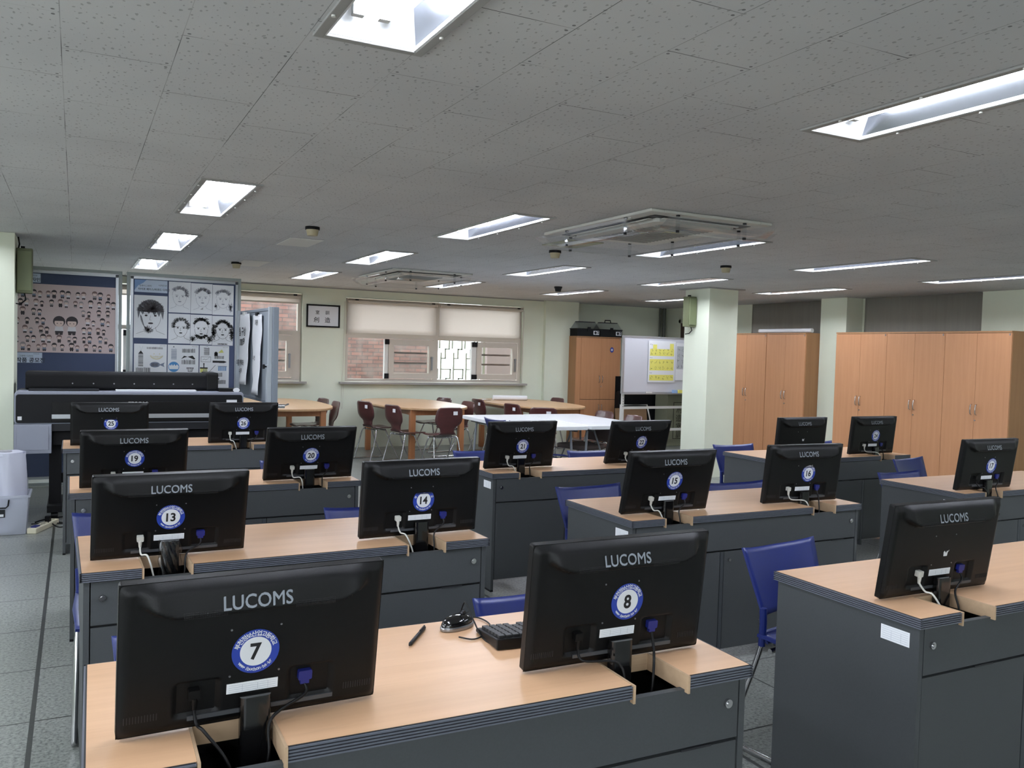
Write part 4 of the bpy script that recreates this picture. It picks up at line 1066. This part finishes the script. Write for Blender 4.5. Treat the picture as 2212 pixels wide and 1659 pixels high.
cp = MB().box(1.59, .02, 1.071, 1.775, .16, 1.10).build('control_panel', M_BLK, o); MB().disk((1.74, .0195, 1.087), .02, 16, 0, sx=1.5).build('display', M_PAPER, cp)
MB().box(1.65, -.0145, .945, 1.74, -.0125, 1.0).build('label', M_PAPER, o)
MB().box(.025, -.0145, .835, .055, -.0125, .865).build('badge', M_PAPER, o)
mb = MB(); put_text(mb, 'EPSON', 1.0-.08, -.0215, .965, .05, bold=.03); mb.build('logo', M_WHITE, o)
MB().box(0, -.03, .56, .27, .3, .80).box(.02, -.036, .59, .25, -.031, .785).build('ink_compartment', M_SILVER, o, bevel=.004)
MB().box(.27, .0, .74, PW-.04, .40, .80).build('lower_deck', M_CHAR, o)
MB().box(.28, .05, .62, PW-.06, .30, .73).build('media_basket', M_BLKM, o)
for x in (.25, 1.62):
    MB().box(x, .12, .10, x+.09, .40, .74).box(x-.01, -.02, .065, x+.10, .56, .12).build('leg', M_BLKM, o)
    for y in (.02, .50):
        MB().cyl((x+.02, y, .035), (x+.07, y, .035), .0345, 16).build('castor', M_BLK, o)
MB().box(.3, .2, .28, 1.64, .24, .36).build('cross_beam', M_BLKM, o)
MB().tube(bez([(.36, .30, .6), (.38, .25, .35), (.36, .2, .2), (.40, .1, .08)]), .006, 6).tube(bez([(.42, .30, .6), (.44, .25, .35), (.43, .2, .2), (.46, .12, .05)]), .006, 6).tube(bez([(.48, .30, .6), (.47, .25, .35), (.5, .2, .2), (.5, .12, .03)]), .005, 6).build('cables', M_BLK, o)
o = MB()
for pts in ([(-.28, 7.88, .008), (-.2, 7.98, .008), (-.08, 7.80, .008), (.02, 7.9, .008), (.05, 7.75, .008), (-.1, 7.62, .008), (-.17, 7.75, .03)], [(-.3, 7.75, .02), (-.22, 7.82, .008), (-.12, 7.78, .01), (-.02, 7.72, .01), (.08, 7.8, .01), (.12, 8.0, .01)], [(-.18, 7.66, .045), (-.2, 7.85, .03), (-.15, 8.02, .01), (-.02, 8.1, .01), (.1, 8.2, .01)]):
    o.tube(bez(pts), .0055, 6)
tag(o.build('power_cables', M_BLK), 'tangled black cables on the floor beside the power strip', 'cable')
o = thing('power_strip', 'cream multi socket power strip on the floor right of the plastic bin', 'power strip', (-.215, 7.64, 0), R(-22))
MB().box(-.035, -.20, 0.0, .035, .20, .042).build('casing', M_CREAM, o, bevel=.005)
mb = MB()
for i in range(5): mb.cyl((0, -.06+i*.055, .041), (0, -.06+i*.055, .0435), .018, 14)
mb.build('sockets', mat('socket_shadow', (150, 145, 125), .6), o)
MB().box(-.02, -.17, .042, .02, -.10, .05).build('switch', mat('vga_blue', (34, 44, 128), .45), o)
MB().rbox(-.018, .06, .042, .018, .10, .085, .006, 'z').build('plug', M_BLK, o)

# bin with roll
o = thing('storage_bin', 'translucent plastic storage bin on the floor at the left edge of photo', 'bin', (-.52, 7.6, 0))
binm = translucent('frosted_plastic', (206, 210, 220), .55)
binm2 = glass_mat('frosted_clear', (.72, .75, .8), rough=.3)
fro = bpy.data.materials.new('frosted_bin'); fro.use_nodes = True; t = NT(fro); p = t.n['Principled BSDF']; p.inputs['Base Color'].default_value = lin((206, 210, 222)); p.inputs['Roughness'].default_value = .35; p.inputs['Alpha'].default_value = .42
mb = MB(); a, b, h = .21, .16, .30; e = .02
v = [(-a+e, -b+e, .002), (a-e, -b+e, .002), (a-e, b-e, .002), (-a+e, b-e, .002), (-a, -b, h), (a, -b, h), (a, b, h), (-a, b, h)]
vi = [(-a+e+.004, -b+e+.004, .006), (a-e-.004, -b+e+.004, .006), (a-e-.004, b-e-.004, .006), (-a+e+.004, b-e-.004, .006), (-a+.004, -b+.004, h), (a-.004, -b+.004, h), (a-.004, b-.004, h), (-a+.004, b-.004, h)]
mb.add(v+vi, [(0, 3, 2, 1), (0, 1, 5, 4), (1, 2, 6, 5), (2, 3, 7, 6), (3, 0, 4, 7), (8, 9, 10, 11), (8, 12, 13, 9), (9, 13, 14, 10), (10, 14, 15, 11), (11, 15, 12, 8), (4, 5, 13, 12), (5, 6, 14, 13), (6, 7, 15, 14), (7, 4, 12, 15)])
mb.build('tub', fro, o)
rm = MB(); rm.box(-a-.012, -b-.012, h-.012, -a, b+.012, h+.004).box(a, -b-.012, h-.012, a+.012, b+.012, h+.004).box(-a, -b-.012, h-.012, a, -b, h+.004).box(-a, b, h-.012, a, b+.012, h+.004); rm.build('rim', fro, o)
MB().tube([(-.16, -.165, .27), (-.15, -.170, .215), (.06, -.170, .215), (.075, -.170, .23), (.08, -.165, .275)], .006, 6).build('handle', M_BLK, o)
mb = MB().box(-.16, -.1555, .14, .055, -.1525, .20, 0).box(-.0, -.157, .147, .045, -.1556, .165, 1).box(-.12, -.157, .165, -.03, -.1556, .185, 1); mb.build('label', [M_CHAR, M_PAPER], o)
def roll(u, v):
    t = 2*math.pi*u; r = .125+.012*math.sin(3*t+4*v)+.010*math.sin(7*t+v*6)*v+(.02*v if math.cos(t) > 0 else 0); return (r*math.cos(t), r*math.sin(t), .02+.60*v)
o = thing('wrapped_roll', 'roll wrapped in crumpled white film standing in the storage bin', 'roll', (-.475, 7.6, .0))
MB().grid(roll, 48, 20).prism([(.12*math.cos(i*math.pi/12), .12*math.sin(i*math.pi/12)) for i in range(24)], .60, .622, 'z').build('film_wrap', mat('white_film', (206, 208, 224), .35, bump=1.0, nscale=18), o)
MB().cyl((0, 0, .615), (0, 0, .632), .045, 20).build('core', mat('cardboard_core', (160, 160, 165), .7), o)
o = mb = MB().box(-.74, 7.85, .004, -.34, 8.10, .34).build('storage_box', fro); tag(o, 'second clear plastic box behind the storage bin', 'box')

# ------------------------------------------------------------------ pin boards
def pin_board(x0, x1, y, lab, glabel='navy pin boards on metal stands'):
    o = thing('pin_board', lab, 'pin board', (x0, y, 0), group=glabel)
    L = x1-x0
    mb = MB(); frame_ring(mb, 0, .01, L, 2.225, .032, .0, .05); mb.box(0.02, -.12, 0, .06, .25, .03).box(L-.06, -.12, 0, L-.02, .25, .03); mb.build('stand_frame', mat('grey_green_metal', (152, 160, 158), .5), o)
    mb = MB(); frame_ring(mb, .035, .08, L-.035, 2.185, .026, -.014, .03); mb.build('edge_trim', M_ALU, o)
    mb = MB()
    for x in (.034, L-.064):
        for z in (.079, 2.156): mb.rbox(x, -.017, z, x+.03, -.0145, z+.03, .008, 'y')
    mb.build('corner_cap', M_GREYD, o)
    MB().box(.06, -.004, .106, L-.06, .02, 2.16).build('felt_panel', M_NAVY, o)
    return o
pin_board(-.73, .428, 9.80, 'navy pin board with a pink poster, left of the pair behind the printer')
pin_board(.473, 1.625, 9.80, 'navy pin board with portraits and barcode drawings, right of the pair')
YB0 = 9.795
M_SKIN = mat('print_skin', (222, 200, 192), .7); M_PD = mat('print_dark', (58, 52, 56), .7); M_PW = mat('print_white', (216, 212, 216), .7)
M_PG = mat('print_green', (150, 172, 128), .7); M_PB = mat('print_bluegrey', (120, 130, 150), .7); M_PBR = mat('print_brown', (124, 100, 98), .7)
def figure(mb, x, z, s, style):
    hair, top, bot = style; y = YB0-.0035
    mb.disk((x, y, z+s*.62), s*.25, 16, hair, th=.0003)
    mb.disk((x, y-.0004, z+s*.56), s*.19, 16, 0, th=.0003, clip=s*.08)
    mb.poly2([(x-s*.14, z+s*.40), (x+s*.14, z+s*.40), (x+s*.19, z+s*.16), (x-s*.19, z+s*.16)], y, .0003, top)
    mb.poly2([(x-s*.17, z+s*.18), (x+s*.17, z+s*.18), (x+s*.14, z), (x+s*.03, z), (x, z+s*.10), (x-s*.03, z), (x-s*.14, z)], y-.0002, .0003, bot)
    for q in (-1, 1): mb.disk((x+q*s*.075, y-.0008, z+s*.53), s*.022, 8, 1, th=.0002)
o = thing('pink_poster', 'wide pink poster crowded with tiny cartoon pupils on the left pin board', 'poster', (0, 0, 0))
MB().box(-.66, YB0-.002, 1.365, .387, YB0, 2.05).build('sheet', M_PINK, o)
mb = MB()
rows = [1.945, 1.855, 1.765, 1.675, 1.585, 1.495, 1.412]
for j, z in enumerate(rows):
    x = -.60+.03*(j % 2)
    while x < .34:
        if not (1.50 < z < 1.80 and -.27 < x < .05):
            st = (random.choice([1, 1, 1, 4, 6]), random.choice([1, 1, 2, 5, 6]), random.choice([1, 1, 1, 6]))
            if j == 6 and .20 < x < .28: st = (3, 2, 1)
            figure(mb, x, z-.03, random.uniform(.075, .105), st)
            if random.random() < .7 and x < .30: figure(mb, x+.052, z-.034, random.uniform(.07, .10), (random.choice([1, 1, 4, 6]), random.choice([2, 1, 5]), 1)); x += .055
        x += random.uniform(.07, .10)
figure(mb, -.15, 1.545, .22, (1, 2, 1)); figure(mb, -.035, 1.545, .22, (1, 2, 1))
mb.build('printed_figures', [M_SKIN, M_PD, M_PW, M_PG, M_PBR, M_PB, mat('print_grey', (150, 142, 144), .7)], o)
def label_sheet(name, x0, z0, x1, z1, lines, lab, y=YB0):
    o = thing(name, lab, 'sign', (0, 0, 0)); MB().box(x0, y-.0018, z0, x1, y, z1).build('sheet', mat('pale_blue_paper', (192, 204, 222), .7), o)
    mb = MB()
    for (t, x, z, s, b) in lines: put_text(mb, t, x, y-.0024, z, s, bold=b)
    mb.build('lettering', mat('dark_blue_ink', (52, 58, 74), .7), o); return o
label_sheet('title_label', -.62, 2.062, -.317, 2.152, [('디자인', -.375, 2.09, .042, .02), ('디자인과', -.375, 2.13, .016, .0), ('캐릭터', -.50, 2.09, .042, .02)], 'pale blue title label at the top of the left pin board')
label_sheet('contest_label', -.62, 1.258, -.298, 1.360, [('작품 공모전', -.40, 1.285, .052, .03), ('그래픽 디자인', -.44, 1.325, .022, .0), ('디자인과', -.35, 1.347, .014, .0)], 'pale blue contest label under the pink poster')
l = label_sheet('title_label', .545, 2.022, .866, 2.152, [('타이포 페이스/바코드 디자인', .735, 2.055, .026, .02), ('컴퓨터그래픽', .65, 2.09, .022, .0), ('디자인과', .82, 2.10, .022, .0)], 'pale blue title label at the top of the right pin board')
MB().poly2([(.545, 2.152), (.66, 2.152), (.63, 2.12), (.58, 2.09), (.545, 2.04)], YB0-.0019, .0003).build('blue_wash', mat('blue_wash', (122, 152, 196), .7), l)
def hatch_blob(mb, cx, cz, rx, rz, n, y, mi, a0=0, a1=360, inner=0.0, ln=.02, w=.0012):
    for k in range(n):
        a = R(random.uniform(a0, a1)); rr = random.uniform(inner, 1); px, pz = cx+rx*rr*math.cos(a), cz+rz*rr*math.sin(a)
        M = Matrix.Translation((px, y, pz)) @ Matrix.Rotation(random.uniform(-.6, .6)-a, 4, 'Y'); mb.box(-ln/2, -.0003, -w, ln/2, 0, w, mi, M)
def curve2(mb, pts, y, w, mi):
    for a, b in zip(pts, pts[1:]):
        d = Vector((b[0]-a[0], b[1]-a[1])); L = d.length
        if L < 1e-6: continue
        n = Vector((-d.y, d.x))/L*w/2
        mb.poly2([(a[0]+n.x, a[1]+n.y), (b[0]+n.x, b[1]+n.y), (b[0]-n.x, b[1]-n.y), (a[0]-n.x, a[1]-n.y)], y, .0003, mi)
def ell(cx, cz, rx, rz, a0, a1, n=20): return [(cx+rx*math.cos(R(a0+(a1-a0)*i/n)), cz+rz*math.sin(R(a0+(a1-a0)*i/n))) for i in range(n+1)]
def portrait(x0, z0, x1, z1, style, lab):
    o = thing('portrait_sheet', lab, 'drawing', (0, 0, 0)); y = YB0-.0024
    MB().box(x0, YB0-.0018, z0, x1, YB0, z1).build('sheet', M_PAPER, o)
    mb = MB(); w_, h_ = x1-x0, z1-z0; cx, cz = (x0+x1)/2, z0+h_*.53; s = min(w_, h_)*.43
    dk = style.get('dark', 1); lw = style.get('lw', .0025)
    ox = style.get('ox', 0)*s
    curve2(mb, ell(cx+ox, cz, s*.72, s*1.05, 180, 360), y, lw, dk)
    curve2(mb, ell(cx+ox, cz+s*.1, s*.78, s*.95, 0, 180), y, lw, dk)
    if style.get('fringe'):
        hp = [(cx+ox+s*.92*math.cos(R(a)), cz+s*.28+s*.92*math.sin(R(a))) for a in range(-12, 193, 9)]
        jag = [(-.86, -.25), (-.72, .30), (-.55, .05), (-.38, .42), (-.12, .12), (.02, .40), (.25, .02), (.42, .30), (.58, -.08), (.70, .25), (.86, -.30)]
        mb.poly2(hp+[(cx+ox+s*a, cz+s*b) for a, b in jag], y-.0002, .0003, 3)
        mb.poly2([(cx-s*.66, cz-s*.35), (cx-s*.74, cz+s*.1), (cx-s*.62, cz-s*.1), (cx-s*.45, cz-s*.75), (cx-s*.15, cz-s*1.25), (cx-s*.35, cz-s*1.15)], y-.0001, .0003, 3)
    hatch_blob(mb, cx+ox, cz+s*.25, s*.95, s*.9, style.get('hair', 200), y-.0004, dk, style.get('a0', 20), style.get('a1', 160), style.get('inner', .65), s*.2, style.get('hw', .001))
    for q in (-1, 1):
        curve2(mb, [(cx+ox+q*s*.15, cz+s*.12), (cx+ox+q*s*.5, cz+s*.15)], y-.0003, lw*1.4, dk)
        mb.disk((cx+ox+q*s*.32, y-.0003, cz), s*.07, 10, dk, th=.0003, sx=1.5)
    curve2(mb, [(cx+ox, cz), (cx+ox-s*.08, cz-s*.32), (cx+ox+s*.05, cz-s*.34)], y, lw, dk)
    mb.disk((cx+ox, y-.0003, cz-s*.58), s*.07, 12, dk, th=.0003, sx=2.6)
    curve2(mb, [(cx+ox-s*.35, cz-s*.85), (cx+ox-s*.4, cz-s*1.15), (cx+ox-s*1.0, cz-s*1.4)], y, lw, dk); curve2(mb, [(cx+ox+s*.35, cz-s*.85), (cx+ox+s*.4, cz-s*1.15), (cx+ox+s*1.0, cz-s*1.4)], y, lw, dk)
    for (bx, bz, rx, rz, n) in style.get('extra', []): hatch_blob(mb, cx+bx*s, cz+bz*s, rx*s, rz*s, n, y-.0005, dk, 0, 360, 0, s*.16, .0016)
    if style.get('beard'): hatch_blob(mb, cx, cz-s*.62, s*.7, s*.5, 160, y-.0006, dk, 190, 350, .55, s*.2, .0016)
    if style.get('mark'):
        for k in range(3): mb.poly2([(cx-.012+k*.009, cz-s*1.33), (cx-.006+k*.009, cz-s*1.33), (cx-.003+k*.009, cz-s*1.33+.006+.005*k), (cx-.008+k*.009, cz-s*1.33+.006+.005*k)], y-.0004, .0003, 1)
    if style.get('text'): put_text(mb, style['text'], cx, y-.0006, z0+.014, .02, 1, bold=.05, sx=1.2)
    mb.build('line_drawing', [M_PD, M_INK, mat('pencil_grey', (150, 152, 164), .7), mat('pencil_shade', (104, 106, 112), .7)], o)
portrait(.542, 1.54, .868, 1.99, {'fringe': 1, 'hair': 700, 'a0': 5, 'a1': 175, 'inner': .15, 'dark': 0, 'extra': [(.1, .55, .55, .35, 160), (-.15, -1.05, .3, .25, 90)]}, 'large pencil portrait with dark fringe at the left of the right pin board')
portrait(.880, 1.822, 1.100, 2.150, {'dark': 2, 'hair': 260, 'a0': -20, 'a1': 150}, 'pale pencil portrait, top left of the six small sheets')
portrait(1.103, 1.820, 1.323, 2.146, {'dark': 2, 'hair': 240, 'mark': 1, 'ox': .1}, 'pale pencil portrait above a three stripe mark, top middle of six sheets')
portrait(1.326, 1.816, 1.545, 2.142, {'dark': 2, 'hair': 200, 'extra': [(.85, -.9, .25, .55, 110), (-.8, -.85, .15, .4, 50)]}, 'pale pencil portrait with patterned hair ends, top right of six sheets')
portrait(.880, 1.492, 1.100, 1.810, {'dark': 1, 'hair': 330, 'a0': -30, 'a1': 200, 'ox': .15}, 'ink portrait of a person cheek on hand, bottom left of six sheets')
portrait(1.103, 1.488, 1.323, 1.808, {'dark': 1, 'hair': 300, 'inner': .8, 'beard': 1, 'extra': [(-.95, -1.2, .3, .3, 90), (.9, -1.2, .3, .4, 110), (0, 1.15, .8, .12, 90)]}, 'bold ink portrait of a laughing bearded face, bottom middle of six')
portrait(1.326, 1.484, 1.545, 1.805, {'dark': 1, 'hair': 420, 'a0': 0, 'a1': 180, 'extra': [(-1.0, -.35, .25, .95, 240), (1.0, -.35, .25, .95, 240)], 'text': 'DIVISION'}, 'ink portrait with two long braids, bottom right of six sheets')
def bars(mb, x, z, w_, h_, n, y, mi, vert=True):
    if vert:
        q = x
        while q < x+w_: t = random.uniform(.002, .006); mb.box(q, y-.0003, z, min(q+t, x+w_), y, z+h_*random.uniform(.85, 1.0), mi); q += t+random.uniform(.002, .005)
    else:
        q = z
        while q < z+h_: t = random.uniform(.002, .006); mb.box(x, y-.0003, q, x+w_, y, min(q+t, z+h_), mi); q += t+random.uniform(.003, .005)
def icon_sheet(x0, x1, lab, fn):
    o = thing('barcode_sheet', lab, 'drawing', (0, 0, 0)); MB().box(x0, YB0-.0018, .98, x1, YB0, 1.478).build('sheet', M_PAPER, o)
    mb = MB(); fn(mb, x0, YB0-.0026); put_text(mb, '바코드 디자인', x1-.04, YB0-.0026, 1.462, .010, 1)
    mb.build('icons', [M_INK, M_PD, mat('print_blue', (74, 134, 188), .7), mat('print_lime', (206, 206, 120), .7), M_PB, M_PAPER, mat('print_sand', (206, 200, 170), .7)], o)
def f1(mb, x, y):
    bars(mb, x+.125, 1.425, .155, .022, 9, y, 1)
    mb.poly2([(x+.04, 1.372), (x+.092, 1.372), (x+.066, 1.408)], y, .0003, 0); bars(mb, x+.042, 1.24, .048, .13, 9, y, 0, False)
    curve2(mb, [(x+.066, 1.40), (x+.055, 1.455)], y, .001, 4); curve2(mb, [(x+.066, 1.40), (x+.085, 1.455)], y, .001, 4)
    curve2(mb, ell(x+.22, 1.365, .06, .045, 190, 350), y, .012, 6); bars(mb, x+.18, 1.335, .09, .02, 9, y, 6)
    for q in (.195, .25): mb.disk((x+q, y, 1.375), .006, 10, 6, th=.0003)
    mb.disk((x+.205, y, 1.26), .03, 20, 4, th=.0003, sx=1.7); mb.poly2([(x+.245, 1.26), (x+.30, 1.285), (x+.29, 1.26), (x+.30, 1.235)], y, .0003, 4); bars(mb, x+.17, 1.24, .07, .04, 9, y-.0006, 1)
    bars(mb, x+.02, 1.18, .14, .05, 9, y, 0); bars(mb, x+.16, 1.06, .12, .07, 9, y, 0); bars(mb, x+.03, 1.02, .07, .11, 9, y, 0, False)
icon_sheet(.547, .868, 'sheet of barcode drawings with a fish and a pencil, left of the bottom three', f1)
def f2(mb, x, y):
    mb.poly2([(x+.052, 1.452), (x+.068, 1.452), (x+.06, 1.464)], y, .0003, 0); bars(mb, x+.035, 1.32, .055, .11, 9, y, 4, False); curve2(mb, [(x+.036, 1.43), (x+.06, 1.452), (x+.088, 1.43)], y, .001, 4)
    bars(mb, x+.145, 1.395, .13, .045, 9, y, 0)
    mb.poly2([(x+.135, 1.325), (x+.165, 1.362), (x+.2, 1.352), (x+.165, 1.34)], y, .0003, 0); mb.poly2([(x+.20, 1.352), (x+.25, 1.365), (x+.28, 1.33), (x+.265, 1.322)], y, .0003, 0); bars(mb, x+.14, 1.27, .14, .05, 9, y, 0)
    mb.disk((x+.062, y, 1.24), .055, 28, 2, th=.0003)
    mb.poly2([(x+.012, 1.245), (x+.022, 1.265), (x+.032, 1.25), (x+.042, 1.27), (x+.055, 1.25), (x+.068, 1.27), (x+.08, 1.25), (x+.095, 1.268), (x+.112, 1.245), (x+.105, 1.215), (x+.018, 1.215)], y-.0004, .0003, 5)
    mb.poly2([(x+.19, 1.235), (x+.265, 1.235), (x+.25, 1.19), (x+.205, 1.19)], y, .0003, 1); bars(mb, x+.2, 1.195, .055, .035, 9, y-.0004, 5)
    bars(mb, x+.14, 1.05, .12, .09, 9, y, 0); bars(mb, x+.03, 1.02, .06, .12, 9, y, 2)
icon_sheet(.877, 1.19, 'sheet of barcode drawings with a blue round wave badge, middle of the bottom three', f2)
def f3(mb, x, y):
    bars(mb, x+.045, 1.375, .055, .075, 9, y, 0, False); curve2(mb, [(x+.04, 1.45), (x+.08, 1.468), (x+.095, 1.455), (x+.095, 1.375)], y, .002, 0)
    mb.disk((x+.17, y, 1.395), .018, 16, 0, th=.0003); mb.box(x+.152, y-.0003, 1.365, x+.188, y, 1.395, 0); mb.poly2([(x+.19, 1.40), (x+.23, 1.44), (x+.25, 1.405)], y, .0003, 3); bars(mb, x+.155, 1.335, .1, .035, 9, y, 0)
    curve2(mb, [(x+.015, 1.30), (x+.115, 1.30), (x+.115, 1.355), (x+.015, 1.355), (x+.015, 1.30)], y, .003, 1); curve2(mb, [(x+.03, 1.32), (x+.05, 1.33), (x+.06, 1.322), (x+.08, 1.33)], y, .003, 1); curve2(mb, [(x+.08, 1.325), (x+.108, 1.36)], y, .0015, 1)
    mb.box(x+.135, y-.0003, 1.292, x+.205, y, 1.315, 0); mb.poly2([(x+.205, 1.29), (x+.255, 1.29), (x+.285, 1.302), (x+.255, 1.315), (x+.205, 1.315)], y, .0003, 0)
    mb.box(x+.04, y-.0003, 1.24, x+.05, y, 1.275, 0); mb.disk((x+.045, y, 1.278), .008, 10, 0, th=.0003); mb.box(x+.005, y-.0003, 1.225, x+.085, y, 1.24, 0); mb.box(x+.008, y-.0003, 1.185, x+.082, y, 1.225, 3); bars(mb, x+.04, 1.185, .04, .04, 9, y-.0004, 4)
    curve2(mb, [(x+.10, 1.19), (x+.165, 1.265)], y, .004, 1)
    bars(mb, x+.195, 1.205, .085, .05, 9, y, 2); mb.box(x+.19, y-.0003, 1.25, x+.285, y, 1.257, 4)
    bars(mb, x+.16, 1.14, .08, .045, 9, y, 0); mb.disk((x+.20, y, 1.115), .008, 10, 0, th=.0003); bars(mb, x+.165, 1.06, .11, .045, 9, y, 0)
icon_sheet(1.20, 1.507, 'sheet of barcode drawings with a paint brush and a pen, right of the bottom three', f3)
# low sheet seen under the printer
o = thing('pinned_sheet', 'sheet with bold black bars pinned low on the left pin board', 'drawing', (0, 0, 0))
MB().box(-.33, YB0-.0018, .42, -.12, YB0, .66).build('sheet', M_PAPER, o)
mb = MB()
for i in range(3):
    for j in range(2):
        M = Matrix.Translation((-.235+i*.03-j*.028, YB0-.0022, .56-j*.05+i*.004)) @ Matrix.Rotation(R(50), 4, 'Y'); mb.box(-.03, -.0003, -.007, .03, 0, .007, 0, M)
mb.build('black_bars', M_INK, o)

# folding notice board seen almost edge on, with flip sheets
o = thing('rolling_notice_board', 'grey notice board on poles seen almost edge on', 'notice board', (1.66, 8.1, 0), R(2.5))
BLn = 1.5
def rf(u, v, x=-.012): return None
MB().box(-.012, .03, .97, .012, BLn-.03, 1.83).build('board_surface', mat('grey_board', (134, 142, 150), .5), o)
mb = MB().box(-.022, 0, .945, .03, .04, 1.858).box(-.022, BLn-.04, .945, .03, BLn, 1.858).box(-.022, .04, .945, .03, BLn-.04, .975).box(-.022, .04, 1.828, .03, BLn-.04, 1.858); mb.build('frame', mat('grey_edge', (122, 130, 140), .45), o, bevel=.004)
for y in (.05, BLn-.07):
    MB().box(-.055, y-.02, .10, -.024, y+.02, 1.86).box(-.065, y-.027, .7, -.024, y+.027, 1.32).build('stand_pole', mat('pale_grey_pole', (172, 180, 186), .4), o)
    MB().box(-.30, y-.02, .05, .28, y+.02, .099).build('foot', mat('pale_grey_pole', (172, 180, 186), .4), o)
    for x in (-.27, .25): MB().cyl((x, y-.012, .025), (x, y+.012, .025), .025, 12).build('castor', M_BLKM, o)
MB().cyl((-.066, .05, 1.30), (-.085, .05, 1.30), .008, 10).cyl((-.085, .05, 1.30), (-.10, .05, 1.30), .022, 14).build('clamp_knob', M_BLKM, o)
MB().tube([(.03, .02, .95), (.08, .02, .93), (.14, .02, .95)], .008, 8).cyl((.04, .02, .93), (.10, .02, .93), .02, 10).build('lower_bracket', M_CHROME, o)
def flip(y0, y1, zt, zb, dx, txt, lab, lo=0):
    o = thing('flip_sheet', lab, 'paper', (1.66, 8.1, 0), R(2.5))
    def fn(u, v):
        return (-.030-dx-.05*(1-v)**2*math.sin(u*3+.6)-.004*math.sin(v*14+u*4), y0+(y1-y0)*u+.01*math.sin(v*5), zb+(zt-zb)*v+.02*(u-.5)*(1-v)*lo)
    MB().shell(lambda u, v: fn(1-u, v), 12, 16, .0012).build('sheet', M_PAPER, o)
    mb = MB()
    for (t, u, v, s) in txt:
        vs, fs = text_geo(t, s, .02)
        base = fn(u, v)
        M = Matrix(((0, 0, 0, base[0]-.006), (-1, 0, 0, base[1]), (0, 1, 0, base[2]), (0, 0, 0, 1)))
        mb.mesh(vs, fs, M)
    mb.build('handwriting', M_INK, o)
    MB().box(-.04-dx, (y0+y1)/2-.04, zt-.01, -.02, (y0+y1)/2+.04, zt+.02).build('clip', M_BLKM if lo else M_WHITE, o)
flip(.42, .82, 1.80, 1.02, .0, [('최종', .5, .9, .06), ('시안', .5, .45, .05)], 'pale hanging sheet nearer the pole of the notice board', 1)
flip(.90, 1.40, 1.82, 1.09, .01, [('팀 구성', .6, .75, .10), ('000명', .6, .6, .10), ('이름 캐릭터', .6, .30, .07), ('수정', .5, .18, .07)], 'white hanging sheet with written lines on the notice board', 0)
bpy.context.view_layer.update()
